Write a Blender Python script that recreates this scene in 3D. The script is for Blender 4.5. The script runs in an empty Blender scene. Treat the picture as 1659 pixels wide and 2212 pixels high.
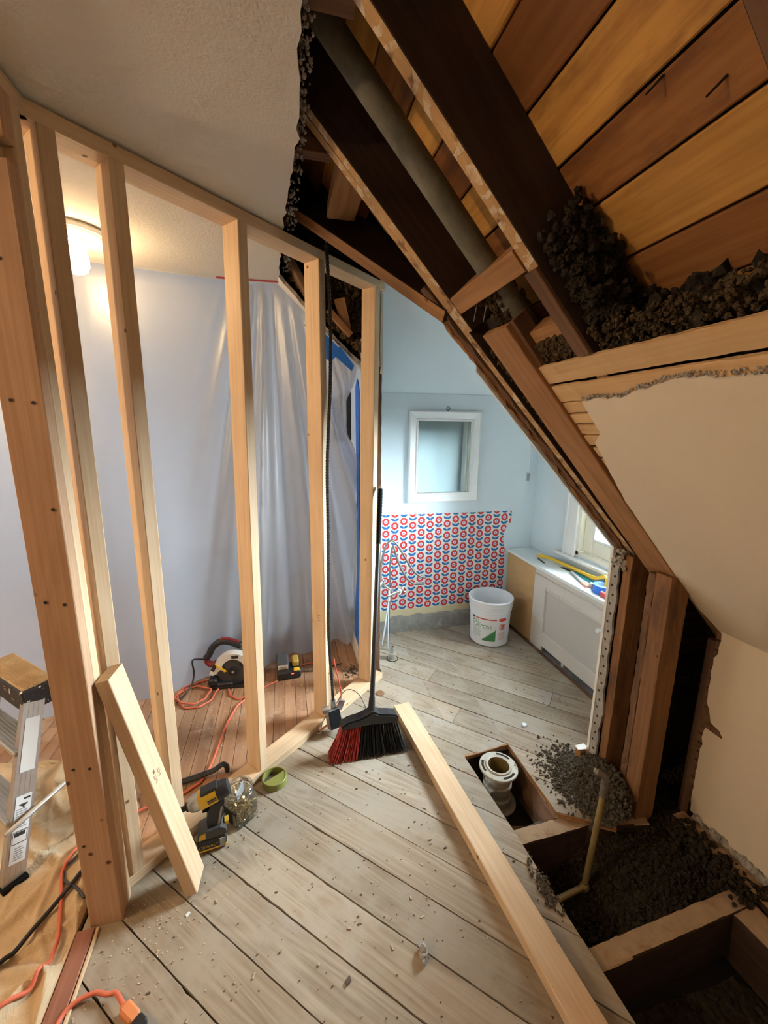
import bpy, math, random
from mathutils import Vector, Matrix, noise as mnoise

sc = bpy.context.scene
col = sc.collection
random.seed(7)
V = Vector

# ------------------------------------------------------------------ camera
cam_d = bpy.data.cameras.new('camera')
cam = bpy.data.objects.new('camera', cam_d)
col.objects.link(cam)
cam_d.sensor_fit = 'HORIZONTAL'
cam_d.sensor_width = 36.0
cam_d.lens = 880.0 / 1659.0 * 36.0
cam_d.clip_start = 0.02
_yaw, _tilt, _roll = math.radians(13.6), math.radians(11.4), math.radians(0.5)
_f = V((math.sin(_yaw)*math.cos(_tilt), math.cos(_yaw)*math.cos(_tilt), -math.sin(_tilt)))
_r = V((math.cos(_yaw), -math.sin(_yaw), 0))
_u = _r.cross(_f)
_r2 = math.cos(_roll)*_r + math.sin(_roll)*_u
_u2 = -math.sin(_roll)*_r + math.cos(_roll)*_u
cam.matrix_world = Matrix(((_r2.x, _u2.x, -_f.x, 0), (_r2.y, _u2.y, -_f.y, 0), (_r2.z, _u2.z, -_f.z, 1.5), (0, 0, 0, 1)))
sc.camera = cam

# ------------------------------------------------------------------ light
world = bpy.data.worlds.new('overcast_sky')
sc.world = world
world.use_nodes = True
_bg = world.node_tree.nodes['Background']
_bg.inputs['Color'].default_value = (0.80, 0.91, 1.0, 1)
_bg.inputs['Strength'].default_value = 165.0

def area_portal(name, loc, size, rot):
    d = bpy.data.lights.new(name, 'AREA')
    d.shape = 'RECTANGLE'
    d.size, d.size_y = size
    d.cycles.is_portal = True
    o = bpy.data.objects.new(name, d)
    o.location = loc
    o.rotation_euler = rot
    col.objects.link(o)
    return o

# daylight portals stand in the window openings
area_portal('alcove_window_portal', (1.99, 1.87, 1.15), (0.9, 0.72), (0, math.pi/2, 0))
area_portal('bedroom_window_portal', (-3.09, 3.30, 1.275), (.40, .46), (0, -math.pi/2, 0))

def lamp(name, loc, energy, color, radius):
    d = bpy.data.lights.new(name, 'POINT')
    d.energy = energy
    d.color = color
    d.shadow_soft_size = radius
    o = bpy.data.objects.new(name, d)
    o.location = loc
    col.objects.link(o)
    return o

# unseen warm lamp at left, plus a weak fill light added behind the viewpoint
lamp('bedroom_lamp', (-2.05, 0.75, 1.95), 68, (1.0, 0.70, 0.41), 0.07)
lamp('rear_fill', (0.35, -1.3, 2.0), 5.5, (1.0, 0.72, 0.45), 0.10)

sc.view_settings.view_transform = 'Standard'
sc.view_settings.look = 'None'
sc.view_settings.exposure = -0.17
sc.view_settings.gamma = 1.0
sc.view_settings.use_curve_mapping = False
cy = sc.cycles
cy.max_bounces, cy.diffuse_bounces, cy.glossy_bounces, cy.transmission_bounces, cy.transparent_max_bounces = 5, 3, 2, 3, 12
cy.caustics_reflective = cy.caustics_refractive = False
cy.use_adaptive_sampling = True
cy.adaptive_threshold = 0.13
cy.adaptive_min_samples = 20
cy.sample_clamp_indirect = 60.0
cy.use_denoising = True

# ------------------------------------------------------------------ object helpers
WM = {}
I4 = Matrix.Identity(4)

def link(o, M=I4, parent=None):
    if parent is not None:
        o.parent = parent
        o.matrix_basis = WM[parent.name].inverted() @ M
    else:
        o.matrix_basis = M
    col.objects.link(o)
    WM[o.name] = M.copy()
    return o

def tag(o, label, cat, group=None, kind=None):
    o['label'] = label
    o['category'] = cat
    if group: o['group'] = group
    if kind: o['kind'] = kind
    return o

def thing(name, label, cat, loc=(0, 0, 0), rotz=0.0, group=None, kind=None, M=None):
    o = bpy.data.objects.new(name, None)
    o.empty_display_size = 0.05
    link(o, M if M is not None else Matrix.Translation(loc) @ Matrix.Rotation(rotz, 4, 'Z'))
    return tag(o, label, cat, group, kind)

def mesh_obj(name, verts, faces, mats, M=I4, parent=None, smooth=False, fm=None, color=None):
    me = bpy.data.meshes.new(name)
    me.from_pydata([tuple(v) for v in verts], [], faces)
    if not isinstance(mats, (list, tuple)): mats = [mats]
    for m in mats: me.materials.append(m)
    if fm: me.polygons.foreach_set('material_index', fm)
    if smooth: me.polygons.foreach_set('use_smooth', [True]*len(me.polygons))
    me.update()
    o = bpy.data.objects.new(name, me)
    if color: o.color = color
    return link(o, M, parent)

class MB:
    def __init__(self): self.v = []; self.f = []; self.m = []
    def add(self, vs, fs, mi=0):
        n = len(self.v)
        self.v += [V(p) for p in vs]
        self.f += [tuple(i+n for i in f) for f in fs]
        self.m += [mi]*len(fs)
        return self
    def box(self, c, s, R=None, mi=0, ch=0.0):
        x, y, z = s[0]/2, s[1]/2, s[2]/2
        if ch > 0:
            ch = min(ch, x*.9, y*.9, z*.9)
            pts = []
            for sx in (-1, 1):
                for sy in (-1, 1):
                    for sz in (-1, 1):
                        pts += [(sx*(x-ch), sy*(y-ch), sz*z), (sx*(x-ch), sy*y, sz*(z-ch)), (sx*x, sy*(y-ch), sz*(z-ch))]
            idx = lambda sx, sy, sz, k: ((sx > 0)*4+(sy > 0)*2+(sz > 0))*3+k
            fs = []
            for s_ in (-1, 1):
                q = [(-1, -1), (1, -1), (1, 1), (-1, 1)]
                if s_ < 0: q = q[::-1]
                fs.append(tuple(idx(a, b, s_, 0) for a, b in q))
                fs.append(tuple(idx(a, s_, b, 1) for a, b in q[::-1]))
                fs.append(tuple(idx(s_, a, b, 2) for a, b in q))
            for a in (-1, 1):
                for b in (-1, 1):
                    fs.append((idx(-1, a, b, 0), idx(1, a, b, 0), idx(1, a, b, 1), idx(-1, a, b, 1)))
                    fs.append((idx(a, -1, b, 0), idx(a, 1, b, 0), idx(a, 1, b, 2), idx(a, -1, b, 2)))
                    fs.append((idx(a, b, -1, 1), idx(a, b, 1, 1), idx(a, b, 1, 2), idx(a, b, -1, 2)))
                    for d in (-1, 1):
                        fs.append((idx(a, b, d, 0), idx(a, b, d, 1), idx(a, b, d, 2)))
        else:
            pts = [(sx*x, sy*y, sz*z) for sx in (-1, 1) for sy in (-1, 1) for sz in (-1, 1)]
            fs = [(0, 1, 3, 2), (4, 6, 7, 5), (0, 4, 5, 1), (2, 3, 7, 6), (0, 2, 6, 4), (1, 5, 7, 3)]
        M = R if R is not None else Matrix.Identity(3)
        return self.add([M @ V(p) + V(c) for p in pts], fs, mi)
    def frame(self, d):
        d = d.normalized()
        a = V((0, 0, 1)) if abs(d.z) < .9 else V((1, 0, 0))
        u = d.cross(a).normalized()
        return u, u.cross(d).normalized()
    def cyl(self, p0, p1, r0, r1=None, seg=16, caps=True, mi=0):
        r1 = r0 if r1 is None else r1
        p0, p1 = V(p0), V(p1)
        u, w = self.frame(p1-p0)
        vs = []
        for p, r in ((p0, r0), (p1, r1)):
            for k in range(seg):
                a = 2*math.pi*k/seg
                vs.append(p+u*math.cos(a)*r+w*math.sin(a)*r)
        fs = [(k, (k+1) % seg, seg+(k+1) % seg, seg+k) for k in range(seg)]
        if caps: fs += [tuple(range(seg))[::-1], tuple(range(seg, 2*seg))]
        return self.add(vs, fs, mi)
    def tube(self, path, r, seg=8, sub=6, mi=0, ridge=None):
        P = [V(p) for p in path]
        pts = []
        if sub > 1:
            Q = [P[0]*2-P[1]]+P+[P[-1]*2-P[-2]]
            for i in range(1, len(Q)-2):
                a, b, c, d = Q[i-1:i+3]
                for k in range(sub):
                    t = k/sub
                    pts.append(.5*((2*b)+(c-a)*t+(2*a-5*b+4*c-d)*t*t+(3*b-a-3*c+d)*t**3))
            pts.append(P[-1])
        else: pts = P
        if ridge:
            out = [pts[0]]
            for a, b in zip(pts, pts[1:]):
                n = max(1, int((b-a).length/ridge))
                out += [a.lerp(b, (k+1)/n) for k in range(n)]
            pts = out
        vs, fs = [], []
        u = None
        for i, p in enumerate(pts):
            d = (pts[min(i+1, len(pts)-1)]-pts[max(i-1, 0)]).normalized()
            if u is None: u, w = self.frame(d)
            else:
                u = (u-d*u.dot(d)).normalized(); w = u.cross(d)
            rr = r*(1.0 if not ridge else (1.0 if i % 2 else .78))
            for k in range(seg):
                a = 2*math.pi*k/seg
                vs.append(p+u*math.cos(a)*rr+w*math.sin(a)*rr)
        for i in range(len(pts)-1):
            for k in range(seg):
                fs.append((i*seg+k, i*seg+(k+1) % seg, (i+1)*seg+(k+1) % seg, (i+1)*seg+k))
        fs += [tuple(range(seg))[::-1], tuple(range((len(pts)-1)*seg, len(pts)*seg))]
        return self.add(vs, fs, mi)
    def lathe(self, prof, seg=32, c=(0, 0, 0), mi=0, R=None, close=False):
        M = R if R is not None else Matrix.Identity(3)
        vs = []
        for r, z in prof:
            for k in range(seg):
                a = 2*math.pi*k/seg
                vs.append(M @ V((r*math.cos(a), r*math.sin(a), z))+V(c))
        n = len(prof); fs = []
        for i in range(n if close else n-1):
            j = (i+1) % n
            for k in range(seg):
                fs.append((i*seg+k, i*seg+(k+1) % seg, j*seg+(k+1) % seg, j*seg+k))
        return self.add(vs, fs, mi)
    def prism(self, poly, d, mi=0, mside=None):
        n = len(poly); d = V(d)
        P = [V(p) for p in poly]
        self.add(P+[p+d for p in P], [tuple(range(n))[::-1], tuple(range(n, 2*n))], mi)
        b = len(self.v)-2*n
        for k in range(n):
            self.f.append((b+k, b+(k+1) % n, b+n+(k+1) % n, b+n+k)); self.m.append(mi if mside is None else mside)
        return self
    def blob(self, c, r, jit=.3, seg=6, rings=4, mi=0):
        vs = [V((0, 0, 1))]
        for i in range(1, rings):
            th = math.pi*i/rings
            for k in range(seg):
                a = 2*math.pi*(k+.5*(i % 2))/seg
                vs.append(V((math.sin(th)*math.cos(a), math.sin(th)*math.sin(a), math.cos(th))))
        vs.append(V((0, 0, -1)))
        fs = [(0, 1+k, 1+(k+1) % seg) for k in range(seg)]
        for i in range(rings-2):
            a, b = 1+i*seg, 1+(i+1)*seg
            for k in range(seg):
                fs.append((a+k, b+k, b+(k+1) % seg, a+(k+1) % seg))
        a = 1+(rings-2)*seg; L = len(vs)-1
        fs += [(a+k, L, a+(k+1) % seg) for k in range(seg)]
        R = r if isinstance(r, (tuple, list)) else (r, r, r)
        out = []
        for p in vs:
            s = 1+random.uniform(-jit, jit)
            out.append(V((p.x*R[0]*s, p.y*R[1]*s, p.z*R[2]*s))+V(c))
        return self.add(out, fs, mi)
    def build(self, name, mats, M=I4, parent=None, smooth=False, color=None):
        return mesh_obj(name, self.v, self.f, mats, M, parent, smooth, self.m, color)

def auto_smooth(o, ang=40):
    me = o.data
    me.polygons.foreach_set('use_smooth', [True]*len(me.polygons))
    try: me.set_sharp_from_angle(angle=math.radians(ang))
    except Exception: pass
    return o

def beamM(a, b, up=(0, 0, 1)):
    a, b = V(a), V(b)
    x = (b-a).normalized()
    z = V(up); z = (z-x*z.dot(x)).normalized()
    y = z.cross(x)
    c = (a+b)/2
    return Matrix(((x.x, y.x, z.x, c.x), (x.y, y.y, z.y, c.y), (x.z, y.z, z.z, c.z), (0, 0, 0, 1))), (b-a).length

def beam(name, a, b, w, h, mats, up=(0, 0, 1), parent=None, bottom=None, ch=.002, color=None, jit=0.0):
    """a sawn timber from a to b, w wide, h high; bottom = material slot of its underside; jit = ragged ends/edges"""
    M, L = beamM(a, b, up)
    y, z = w/2, h/2
    sec = [(-y+ch, -z), (y-ch, -z), (y, -z+ch), (y, z-ch), (y-ch, z), (-y+ch, z), (-y, z-ch), (-y, -z+ch)]
    n = 1 if jit == 0 else max(2, int(L/.03))
    vs, fs, fm = [], [], []
    for i in range(n+1):
        x = -L/2+L*i/n
        for (sy, sz) in sec:
            vs.append((x, sy+random.uniform(-jit, jit), sz+random.uniform(-jit, jit)))
    for i in range(n):
        for k in range(8):
            fs.append((i*8+k, i*8+(k+1) % 8, (i+1)*8+(k+1) % 8, (i+1)*8+k))
            fm.append(bottom if (bottom is not None and k == 0) else 0)
    fs += [tuple(range(8))[::-1], tuple(range(n*8, n*8+8))]; fm += [0, 0]
    return mesh_obj(name, vs, fs, mats, M, parent, False, fm, color)

def clip_poly(poly, nx, ny, d):
    """keep the side nx*x+ny*y <= d of a 2D polygon"""
    out = []
    for i in range(len(poly)):
        a, b = poly[i], poly[(i+1) % len(poly)]
        da, db = nx*a[0]+ny*a[1]-d, nx*b[0]+ny*b[1]-d
        if da <= 0: out.append(a)
        if (da < 0 < db) or (db < 0 < da):
            t = da/(da-db)
            out.append((a[0]+(b[0]-a[0])*t, a[1]+(b[1]-a[1])*t))
    return out

def text_mesh(name, s, size, mat, M, parent, extrude=0.0, align='LEFT', warp=None):
    cu = bpy.data.curves.new(name, 'FONT')
    cu.body = s; cu.size = size; cu.extrude = extrude; cu.align_x = align
    t = bpy.data.objects.new(name+'_tmp', cu)
    col.objects.link(t)
    dg = bpy.context.evaluated_depsgraph_get()
    me = bpy.data.meshes.new_from_object(t.evaluated_get(dg))
    bpy.data.objects.remove(t); bpy.data.curves.remove(cu)
    me.materials.clear(); me.materials.append(mat)
    if warp:
        for v in me.vertices: v.co = warp(v.co)
    o = bpy.data.objects.new(name, me)
    return link(o, M, parent)

# ------------------------------------------------------------------ materials
class NT:
    def __init__(self, name):
        self.mat = bpy.data.materials.new(name)
        self.mat.use_nodes = True
        self.t = self.mat.node_tree
        self.b = self.t.nodes['Principled BSDF']
        self.out = self.t.nodes['Material Output']
    def n(self, typ, **kw):
        x = self.t.nodes.new(typ)
        for k, v in kw.items():
            if k == 'i':
                for kk, vv in v.items(): self.set(x.inputs[kk], vv)
            else: setattr(x, k, v)
        return x
    def set(self, sock, v):
        if hasattr(v, 'links') or isinstance(v, bpy.types.NodeSocket): self.t.links.new(v, sock)
        else: sock.default_value = v
    def math(self, op, a, b=0.0, c=0.0, clamp=False):
        x = self.n('ShaderNodeMath', operation=op, use_clamp=clamp)
        self.set(x.inputs[0], a); self.set(x.inputs[1], b)
        if op in ('SMOOTH_MIN', 'MULTIPLY_ADD', 'COMPARE', 'WRAP'): self.set(x.inputs[2], c)
        return x.outputs[0]
    def mix(self, f, a, b, blend='MIX'):
        x = self.n('ShaderNodeMix', data_type='RGBA', blend_type=blend)
        self.set(x.inputs[0], f); self.set(x.inputs[6], a); self.set(x.inputs[7], b)
        return x.outputs[2]
    def noise(self, vec, scale=5, detail=3, rough=.55, dist=0.0):
        x = self.n('ShaderNodeTexNoise', i={'Vector': vec, 'Scale': scale, 'Detail': detail, 'Roughness': rough, 'Distortion': dist})
        return x.outputs[0]
    def ramp(self, f, lo, hi):
        x = self.n('ShaderNodeMapRange', interpolation_type='SMOOTHSTEP')
        self.set(x.inputs['Value'], f); self.set(x.inputs['From Min'], lo); self.set(x.inputs['From Max'], hi)
        return x.outputs[0]
    def bump(self, h, strength=.2, dist=.01):
        x = self.n('ShaderNodeBump', i={'Strength': strength, 'Distance': dist, 'Height': h})
        self.t.links.new(x.outputs[0], self.b.inputs['Normal'])
    def coord(self, rnd=True, scale=(1, 1, 1)):
        tc = self.n('ShaderNodeTexCoord').outputs['Object']
        v = tc
        if rnd:
            r = self.n('ShaderNodeObjectInfo').outputs['Random']
            o = self.n('ShaderNodeCombineXYZ', i={0: self.math('MULTIPLY', r, 37.), 1: self.math('MULTIPLY', r, 91.), 2: self.math('MULTIPLY', r, 53.)}).outputs[0]
            v = self.n('ShaderNodeVectorMath', operation='ADD', i={0: v, 1: o}).outputs[0]
        if scale != (1, 1, 1): v = self.sv(v, scale)
        return v
    def sv(self, v, s):
        return self.n('ShaderNodeVectorMath', operation='MULTIPLY', i={0: v, 1: s}).outputs[0]

def c4(c): return (c[0], c[1], c[2], 1.0)

def plain(name, c, rough=.6, metal=0.0, var=0.0, vscale=8.0, bump=0.0, bscale=60.0, spec=.5, coat=0.0, dirt=None, dscale=3.0, dlo=.5, dhi=.7):
    g = NT(name)
    g.b.inputs['Roughness'].default_value = rough
    g.b.inputs['Metallic'].default_value = metal
    g.b.inputs['Specular IOR Level'].default_value = spec
    g.b.inputs['Coat Weight'].default_value = coat
    g.b.inputs['Base Color'].default_value = c4(c)
    if var or bump or dirt:
        v = g.coord(False)
        src = None
        if var:
            f = g.noise(v, vscale, 4)
            k = g.math('MULTIPLY_ADD', f, 2*var, 1-var)
            src = g.mix(1.0, c4(c), g.n('ShaderNodeCombineColor', i={0: k, 1: k, 2: k}).outputs[0], 'MULTIPLY')
        if dirt:
            d = g.ramp(g.noise(v, dscale, 5, .65), dlo, dhi)
            src = g.mix(d, src if src is not None else c4(c), c4(dirt))
        if src is not None: g.set(g.b.inputs['Base Color'], src)
        if bump: g.bump(g.noise(v, bscale, 3), bump, .004)
    return g.mat

def wood(name, light, dark, knotc=None, rough=.65, rnd=.18, ring=.45, knots=True, bump=0.0, tint=False, dust=None, dlo=.45, dhi=.7, stain=None, kscale=8.0, kr=.085, fs=60, rf=70.):
    g = NT(name)
    v = g.coord(True)
    fine = g.noise(g.sv(v, (2.0, fs, fs)), 1.0, 5, .65)
    nz = g.noise(g.sv(v, (.55, 5.0, 5.0)), 1.0, 2, .5, .6)
    rings = g.math('MULTIPLY_ADD', g.math('SINE', g.math('MULTIPLY', nz, rf)), .5, .5)
    fac = g.math('ADD', g.math('MULTIPLY', g.ramp(fine, .3, .7), .6), g.math('MULTIPLY', rings, ring), clamp=True)
    c = g.mix(fac, c4(light), c4(dark))
    broad = g.noise(v, 2.2, 2)
    k = g.math('MULTIPLY_ADD', broad, .35, .83)
    r = g.n('ShaderNodeObjectInfo').outputs['Random']
    k = g.math('MULTIPLY', k, g.math('MULTIPLY_ADD', r, rnd, 1-rnd/2))
    c = g.mix(1.0, c, g.n('ShaderNodeCombineColor', i={0: k, 1: k, 2: k}).outputs[0], 'MULTIPLY')
    if stain:
        c = g.mix(g.math('MULTIPLY', g.ramp(g.noise(g.sv(v, (1.2, 4, 4)), 2.0, 5, .65), .52, .68), .7), c, c4(stain))
    if knots:
        vo = g.n('ShaderNodeTexVoronoi', i={'Vector': v, 'Scale': kscale})
        d = g.math('ADD', vo.outputs['Distance'], g.math('MULTIPLY', g.noise(v, 60, 2), .03))
        kn = g.ramp(d, kr, kr*.6)
        c = g.mix(kn, c, c4(knotc or (dark[0]*.35, dark[1]*.3, dark[2]*.3)))
    if dust:
        dd = g.ramp(g.noise(v, 3.5, 5, .7), dlo, dhi)
        c = g.mix(dd, c, c4(dust))
    if tint:
        oc = g.n('ShaderNodeObjectInfo').outputs['Color']
        c = g.mix(1.0, c, oc, 'MULTIPLY')
    g.set(g.b.inputs['Base Color'], c)
    g.b.inputs['Roughness'].default_value = rough
    g.b.inputs['Specular IOR Level'].default_value = .3
    if bump: g.bump(fine, bump, .002)
    return g.mat

def emit(name, c, s):
    g = NT(name)
    g.b.inputs['Emission Color'].default_value = c4(c)
    g.b.inputs['Emission Strength'].default_value = s
    g.b.inputs['Base Color'].default_value = c4(c)
    return g.mat

M_ = {}
M_['pine'] = wood('new_pine', (.75, .56, .37), (.61, .40, .225), knotc=(.20, .09, .04), rough=.6, ring=.22, fs=110)
M_['pine_red'] = wood('reddish_pine', (.66, .42, .26), (.50, .29, .17), knotc=(.14, .06, .03), ring=.22, kscale=11, kr=.12, fs=110)
M_['oldwood'] = wood('old_brown_lumber', (.20, .105, .055), (.10, .05, .026), rough=.8, ring=.4)
M_['oldorange'] = wood('old_orange_lumber', (.42, .215, .085), (.25, .115, .045), rough=.75, ring=.4)
M_['darkwood'] = wood('dark_aged_lumber', (.055, .032, .02), (.03, .017, .011), rough=.9, ring=.4)
M_['sheath'] = wood('roof_sheathing_wood', (.60, .33, .10), (.38, .18, .05), knotc=(.07, .025, .01), rough=.7, ring=.3, tint=True, kscale=6, kr=.13, stain=(.20, .085, .03))
M_['postwood'] = wood('dark_blotched_post_wood', (.30, .145, .06), (.17, .078, .034), rough=.8, ring=.3, stain=(.075, .042, .026), kr=.06)  # darker brown wood with random dark blotches
M_['lathwood'] = wood('lath_wood', (.72, .48, .25), (.58, .35, .16), rough=.8, ring=.2, knots=False)
M_['floorplank'] = wood('dusty_floor_plank', (.425, .35, .262), (.265, .20, .138), knotc=(.20, .14, .095), rough=.75, rnd=.2, ring=.40, bump=.25, tint=True, dust=(.40, .345, .278), dlo=.40, dhi=.66, kscale=4.5, kr=.05, fs=90, rf=110.)
M_['hardwood'] = wood('worn_hardwood', (.44, .25, .14), (.30, .155, .085), rough=.55, rnd=.3, ring=.3, knots=False, dust=(.50, .36, .25), dlo=.5, dhi=.75)
M_['threshold'] = wood('red_brown_threshold', (.33, .14, .09), (.22, .09, .055), rough=.5, knots=False, dust=(.5, .4, .33), dlo=.55, dhi=.8)

def lathmark():
    """underside of the old rafters: tan wood with bands of plaster left between the laths"""
    g = NT('plaster_marked_wood')
    v = g.coord(True)
    sep = g.n('ShaderNodeSeparateXYZ', i={0: v})
    w = g.math('ADD', g.math('MULTIPLY', sep.outputs[0], 21.), g.math('MULTIPLY', g.noise(v, 14, 3), 2.6))
    st = g.ramp(g.math('SINE', g.math('MULTIPLY', w, 6.283)), .0, .35)
    pat = g.math('MULTIPLY', st, g.ramp(g.noise(v, 11, 4, .75), .44, .60))
    fine = g.noise(g.sv(v, (3, 60, 60)), 1., 4)
    c = g.mix(fine, (.56, .34, .15, 1), (.36, .19, .07, 1))
    c = g.mix(g.ramp(g.noise(v, 18, 4), .56, .68), c, (.20, .10, .05, 1))
    c = g.mix(pat, c, (.60, .47, .32, 1))
    g.set(g.b.inputs['Base Color'], c)
    g.b.inputs['Roughness'].default_value = .85
    g.bump(g.math('ADD', pat, g.noise(v, 90, 3)), .5, .004)
    return g.mat
M_['lathmark'] = lathmark()

M_['ceil'] = plain('ceiling_paint', (.74, .685, .61), .85, var=.05, vscale=2.5, bump=.35, bscale=140, spec=.2)
M_['plaster_edge'] = plain('crumbled_plaster', (.42, .39, .35), .95, var=.4, vscale=60, bump=.8, bscale=90, spec=.1, dirt=(.12, .10, .085), dscale=30)
M_['cream'] = plain('cream_wall_paint', (.76, .64, .485), .6, var=.03, vscale=3, bump=.12, bscale=45, spec=.3)
M_['blue'] = plain('pale_blue_paint', (.69, .765, .80), .7, var=.03, vscale=2, bump=.08, bscale=80, spec=.25)
M_['bluelight'] = plain('pale_blue_slope_paint', (.72, .79, .815), .7, var=.03, vscale=2, spec=.25)
M_['white'] = plain('white_trim_paint', (.80, .79, .76), .4, var=.02, spec=.5)
M_['creamtrim'] = plain('cream_sash_paint', (.80, .75, .60), .45)
M_['mortar'] = plain('grey_mortar', (.36, .34, .31), .95, var=.35, vscale=25, bump=.9, bscale=55, spec=.1, dirt=(.55, .53, .48), dscale=9, dlo=.55, dhi=.7)
M_['yellowed'] = plain('yellowed_plaster', (.72, .62, .38), .85, var=.1, vscale=12, bump=.2)
M_['insul'] = plain('brown_mineral_wool', (.038, .030, .022), 1.0, var=.85, vscale=55, bump=1.0, bscale=120, spec=.05)
M_['insul_tan'] = plain('tan_mineral_wool', (.085, .058, .033), 1.0, var=.85, vscale=50, bump=1.0, bscale=120, spec=.05)
M_['insul_grey'] = plain('grey_mineral_wool', (.11, .095, .075), 1.0, var=.85, vscale=60, bump=1.0, bscale=120, spec=.05)
M_['voidblack'] = plain('near_black_void', (.025, .018, .013), 1.0, var=.6, vscale=20)  # near-black tone for closing surfaces, voids and hole discs
M_['black'] = plain('black_plastic', (.018, .018, .02), .45)
M_['blackmatt'] = plain('matt_black_rubber', (.012, .012, .012), .9, spec=.1)
M_['darkred'] = plain('dark_red_grip_rubber', (.22, .02, .02), .5)
M_['darkgrey'] = plain('dark_grey_plastic', (.06, .06, .062), .5)
M_['greyplastic'] = plain('grey_plastic', (.36, .36, .36), .45)
M_['yellow'] = plain('yellow_tool_plastic', (.80, .50, .03), .4)
M_['alu'] = plain('scuffed_aluminium', (.56, .55, .53), .42, metal=.85, var=.12, vscale=40)
M_['steel'] = plain('galvanised_steel', (.50, .50, .50), .4, metal=.9, var=.2, vscale=50)
M_['chrome'] = plain('chrome', (.75, .75, .76), .15, metal=1.0)
M_['copper'] = plain('dull_copper_tube', (.20, .175, .16), .5, metal=.7, var=.2, vscale=40)
M_['brass'] = plain('tarnished_brass_pipe', (.40, .30, .13), .5, metal=.6, var=.3, vscale=30)
M_['iron'] = plain('rusty_cast_iron', (.42, .39, .32), .75, metal=.3, var=.35, vscale=25, bump=.4, bscale=80, dirt=(.20, .12, .07), dscale=14)
M_['ironwhite'] = plain('limed_flange_metal', (.52, .49, .42), .7, metal=.2, var=.25, vscale=30, bump=.3, bscale=70, dirt=(.22, .16, .1), dscale=18, dlo=.55, dhi=.7)
M_['ventpipe'] = plain('grey_vent_pipe', (.13, .12, .085), .8, var=.45, vscale=22, bump=.4, dirt=(.19, .175, .13), dscale=9, dlo=.45, dhi=.65)
M_['darksteel'] = plain('dark_forged_steel', (.07, .068, .066), .35, metal=.8, var=.3, vscale=30)
M_['orangecord'] = plain('orange_cord_rubber', (.72, .17, .09), .5)
M_['orangeplug'] = plain('orange_plug_rubber', (.78, .27, .10), .5)
M_['redwire'] = plain('red_wire', (.70, .10, .07), .45)
M_['bluetape'] = plain('blue_painters_tape', (.02, .17, .72), .55, var=.1, vscale=6)
M_['redtape'] = plain('red_tape', (.60, .03, .06), .5)
M_['bucketwhite'] = plain('white_bucket_plastic', (.78, .78, .79), .35, var=.03)
M_['olive'] = plain('olive_green_plastic', (.24, .24, .055), .45)
M_['lightlabel'] = plain('white_label_paper', (.75, .74, .71), .6)
M_['red'] = plain('red_print', (.62, .06, .05), .5)
M_['green'] = plain('green_print', (.05, .22, .07), .5)
M_['ink'] = plain('black_print', (.03, .03, .03), .6)
M_['greyink'] = plain('grey_print', (.3, .3, .3), .6)
M_['stamp'] = plain('brown_lumber_stamp', (.30, .19, .11), .7)
M_['bristlered'] = plain('red_broom_bristle', (.55, .07, .06), .5)
M_['bristleblack'] = plain('black_broom_bristle', (.035, .036, .038), .4)
M_['kraft'] = plain('unpainted_fibreboard', (.58, .36, .16), .8, var=.08, vscale=30)
M_['beigepaint'] = plain('greige_cover_paint', (.66, .61, .55), .45, var=.02)
M_['grille'] = plain('woven_metal_grille', (.55, .51, .46), .6, metal=.1, var=.2, vscale=400)
M_['topwhite'] = plain('white_shelf_paint', (.78, .82, .80), .3)
M_['teal'] = plain('teal_plastic', (.02, .33, .36), .4)
M_['salmon'] = plain('salmon_plastic', (.72, .28, .20), .5)
M_['navy'] = plain('navy_plastic', (.02, .03, .10), .4)
M_['chipwhite'] = plain('white_chip', (.72, .74, .75), .6)
M_['chipwood'] = plain('wood_splinters', (.46, .36, .26), .9, var=.5, vscale=90)
M_['chipdark'] = plain('dark_debris', (.12, .085, .06), .95, var=.5, vscale=60)
M_['sawdust'] = plain('pale_sawdust', (.78, .68, .52), .9)
M_['screwgold'] = plain('gold_screw_steel', (.62, .47, .22), .3, metal=.9, var=.3, vscale=200)
M_['dustytop'] = plain('dusty_ribbed_rubber', (.50, .34, .19), .9, var=.35, vscale=14, dirt=(.62, .50, .34), dscale=12)
M_['lawn'] = plain('lawn_grass', (.0046, .0066, .0030), .9, var=.25, vscale=.8)
M_['furniture'] = plain('dark_furniture', (.05, .045, .045), .6)
M_['bedwall'] = plain('pale_blue_grey_paint', (.64, .71, .80), .8)
M_['splatter'] = plain('paint_spattered_black', (.02, .02, .02), .5, dirt=(.75, .73, .70), dscale=38, dlo=.60, dhi=.63)

def mirror_mat():
    g = NT('mirror_glass'); g.b.inputs['Metallic'].default_value = 1; g.b.inputs['Roughness'].default_value = .03
    g.b.inputs['Base Color'].default_value = (.32, .37, .37, 1); return g.mat
M_['mirror'] = mirror_mat()

def clear(name, tint=(1, 1, 1), rough=.03, op=.0):
    """thin clear sheet: transparent with a Fresnel reflection"""
    g = NT(name)
    tr = g.n('ShaderNodeBsdfTransparent', i={'Color': c4(tint)})
    gl = g.n('ShaderNodeBsdfGlossy', i={'Color': (1, 1, 1, 1), 'Roughness': rough})
    fr = g.n('ShaderNodeFresnel', i={'IOR': 1.45})
    f = g.math('ADD', g.math('MULTIPLY', fr.outputs[0], .7), op, clamp=True)
    mx = g.n('ShaderNodeMixShader', i={0: f, 1: tr.outputs[0], 2: gl.outputs[0]})
    g.t.links.new(mx.outputs[0], g.out.inputs['Surface'])
    return g.mat
M_['glass'] = clear('window_glass', (.97, .99, .98))
M_['clearplastic'] = clear('clear_jar_plastic', (.93, .95, .96), .10, .06)
M_['rimplastic'] = clear('thick_clear_rim', (.80, .83, .85), .15, .35)

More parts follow.
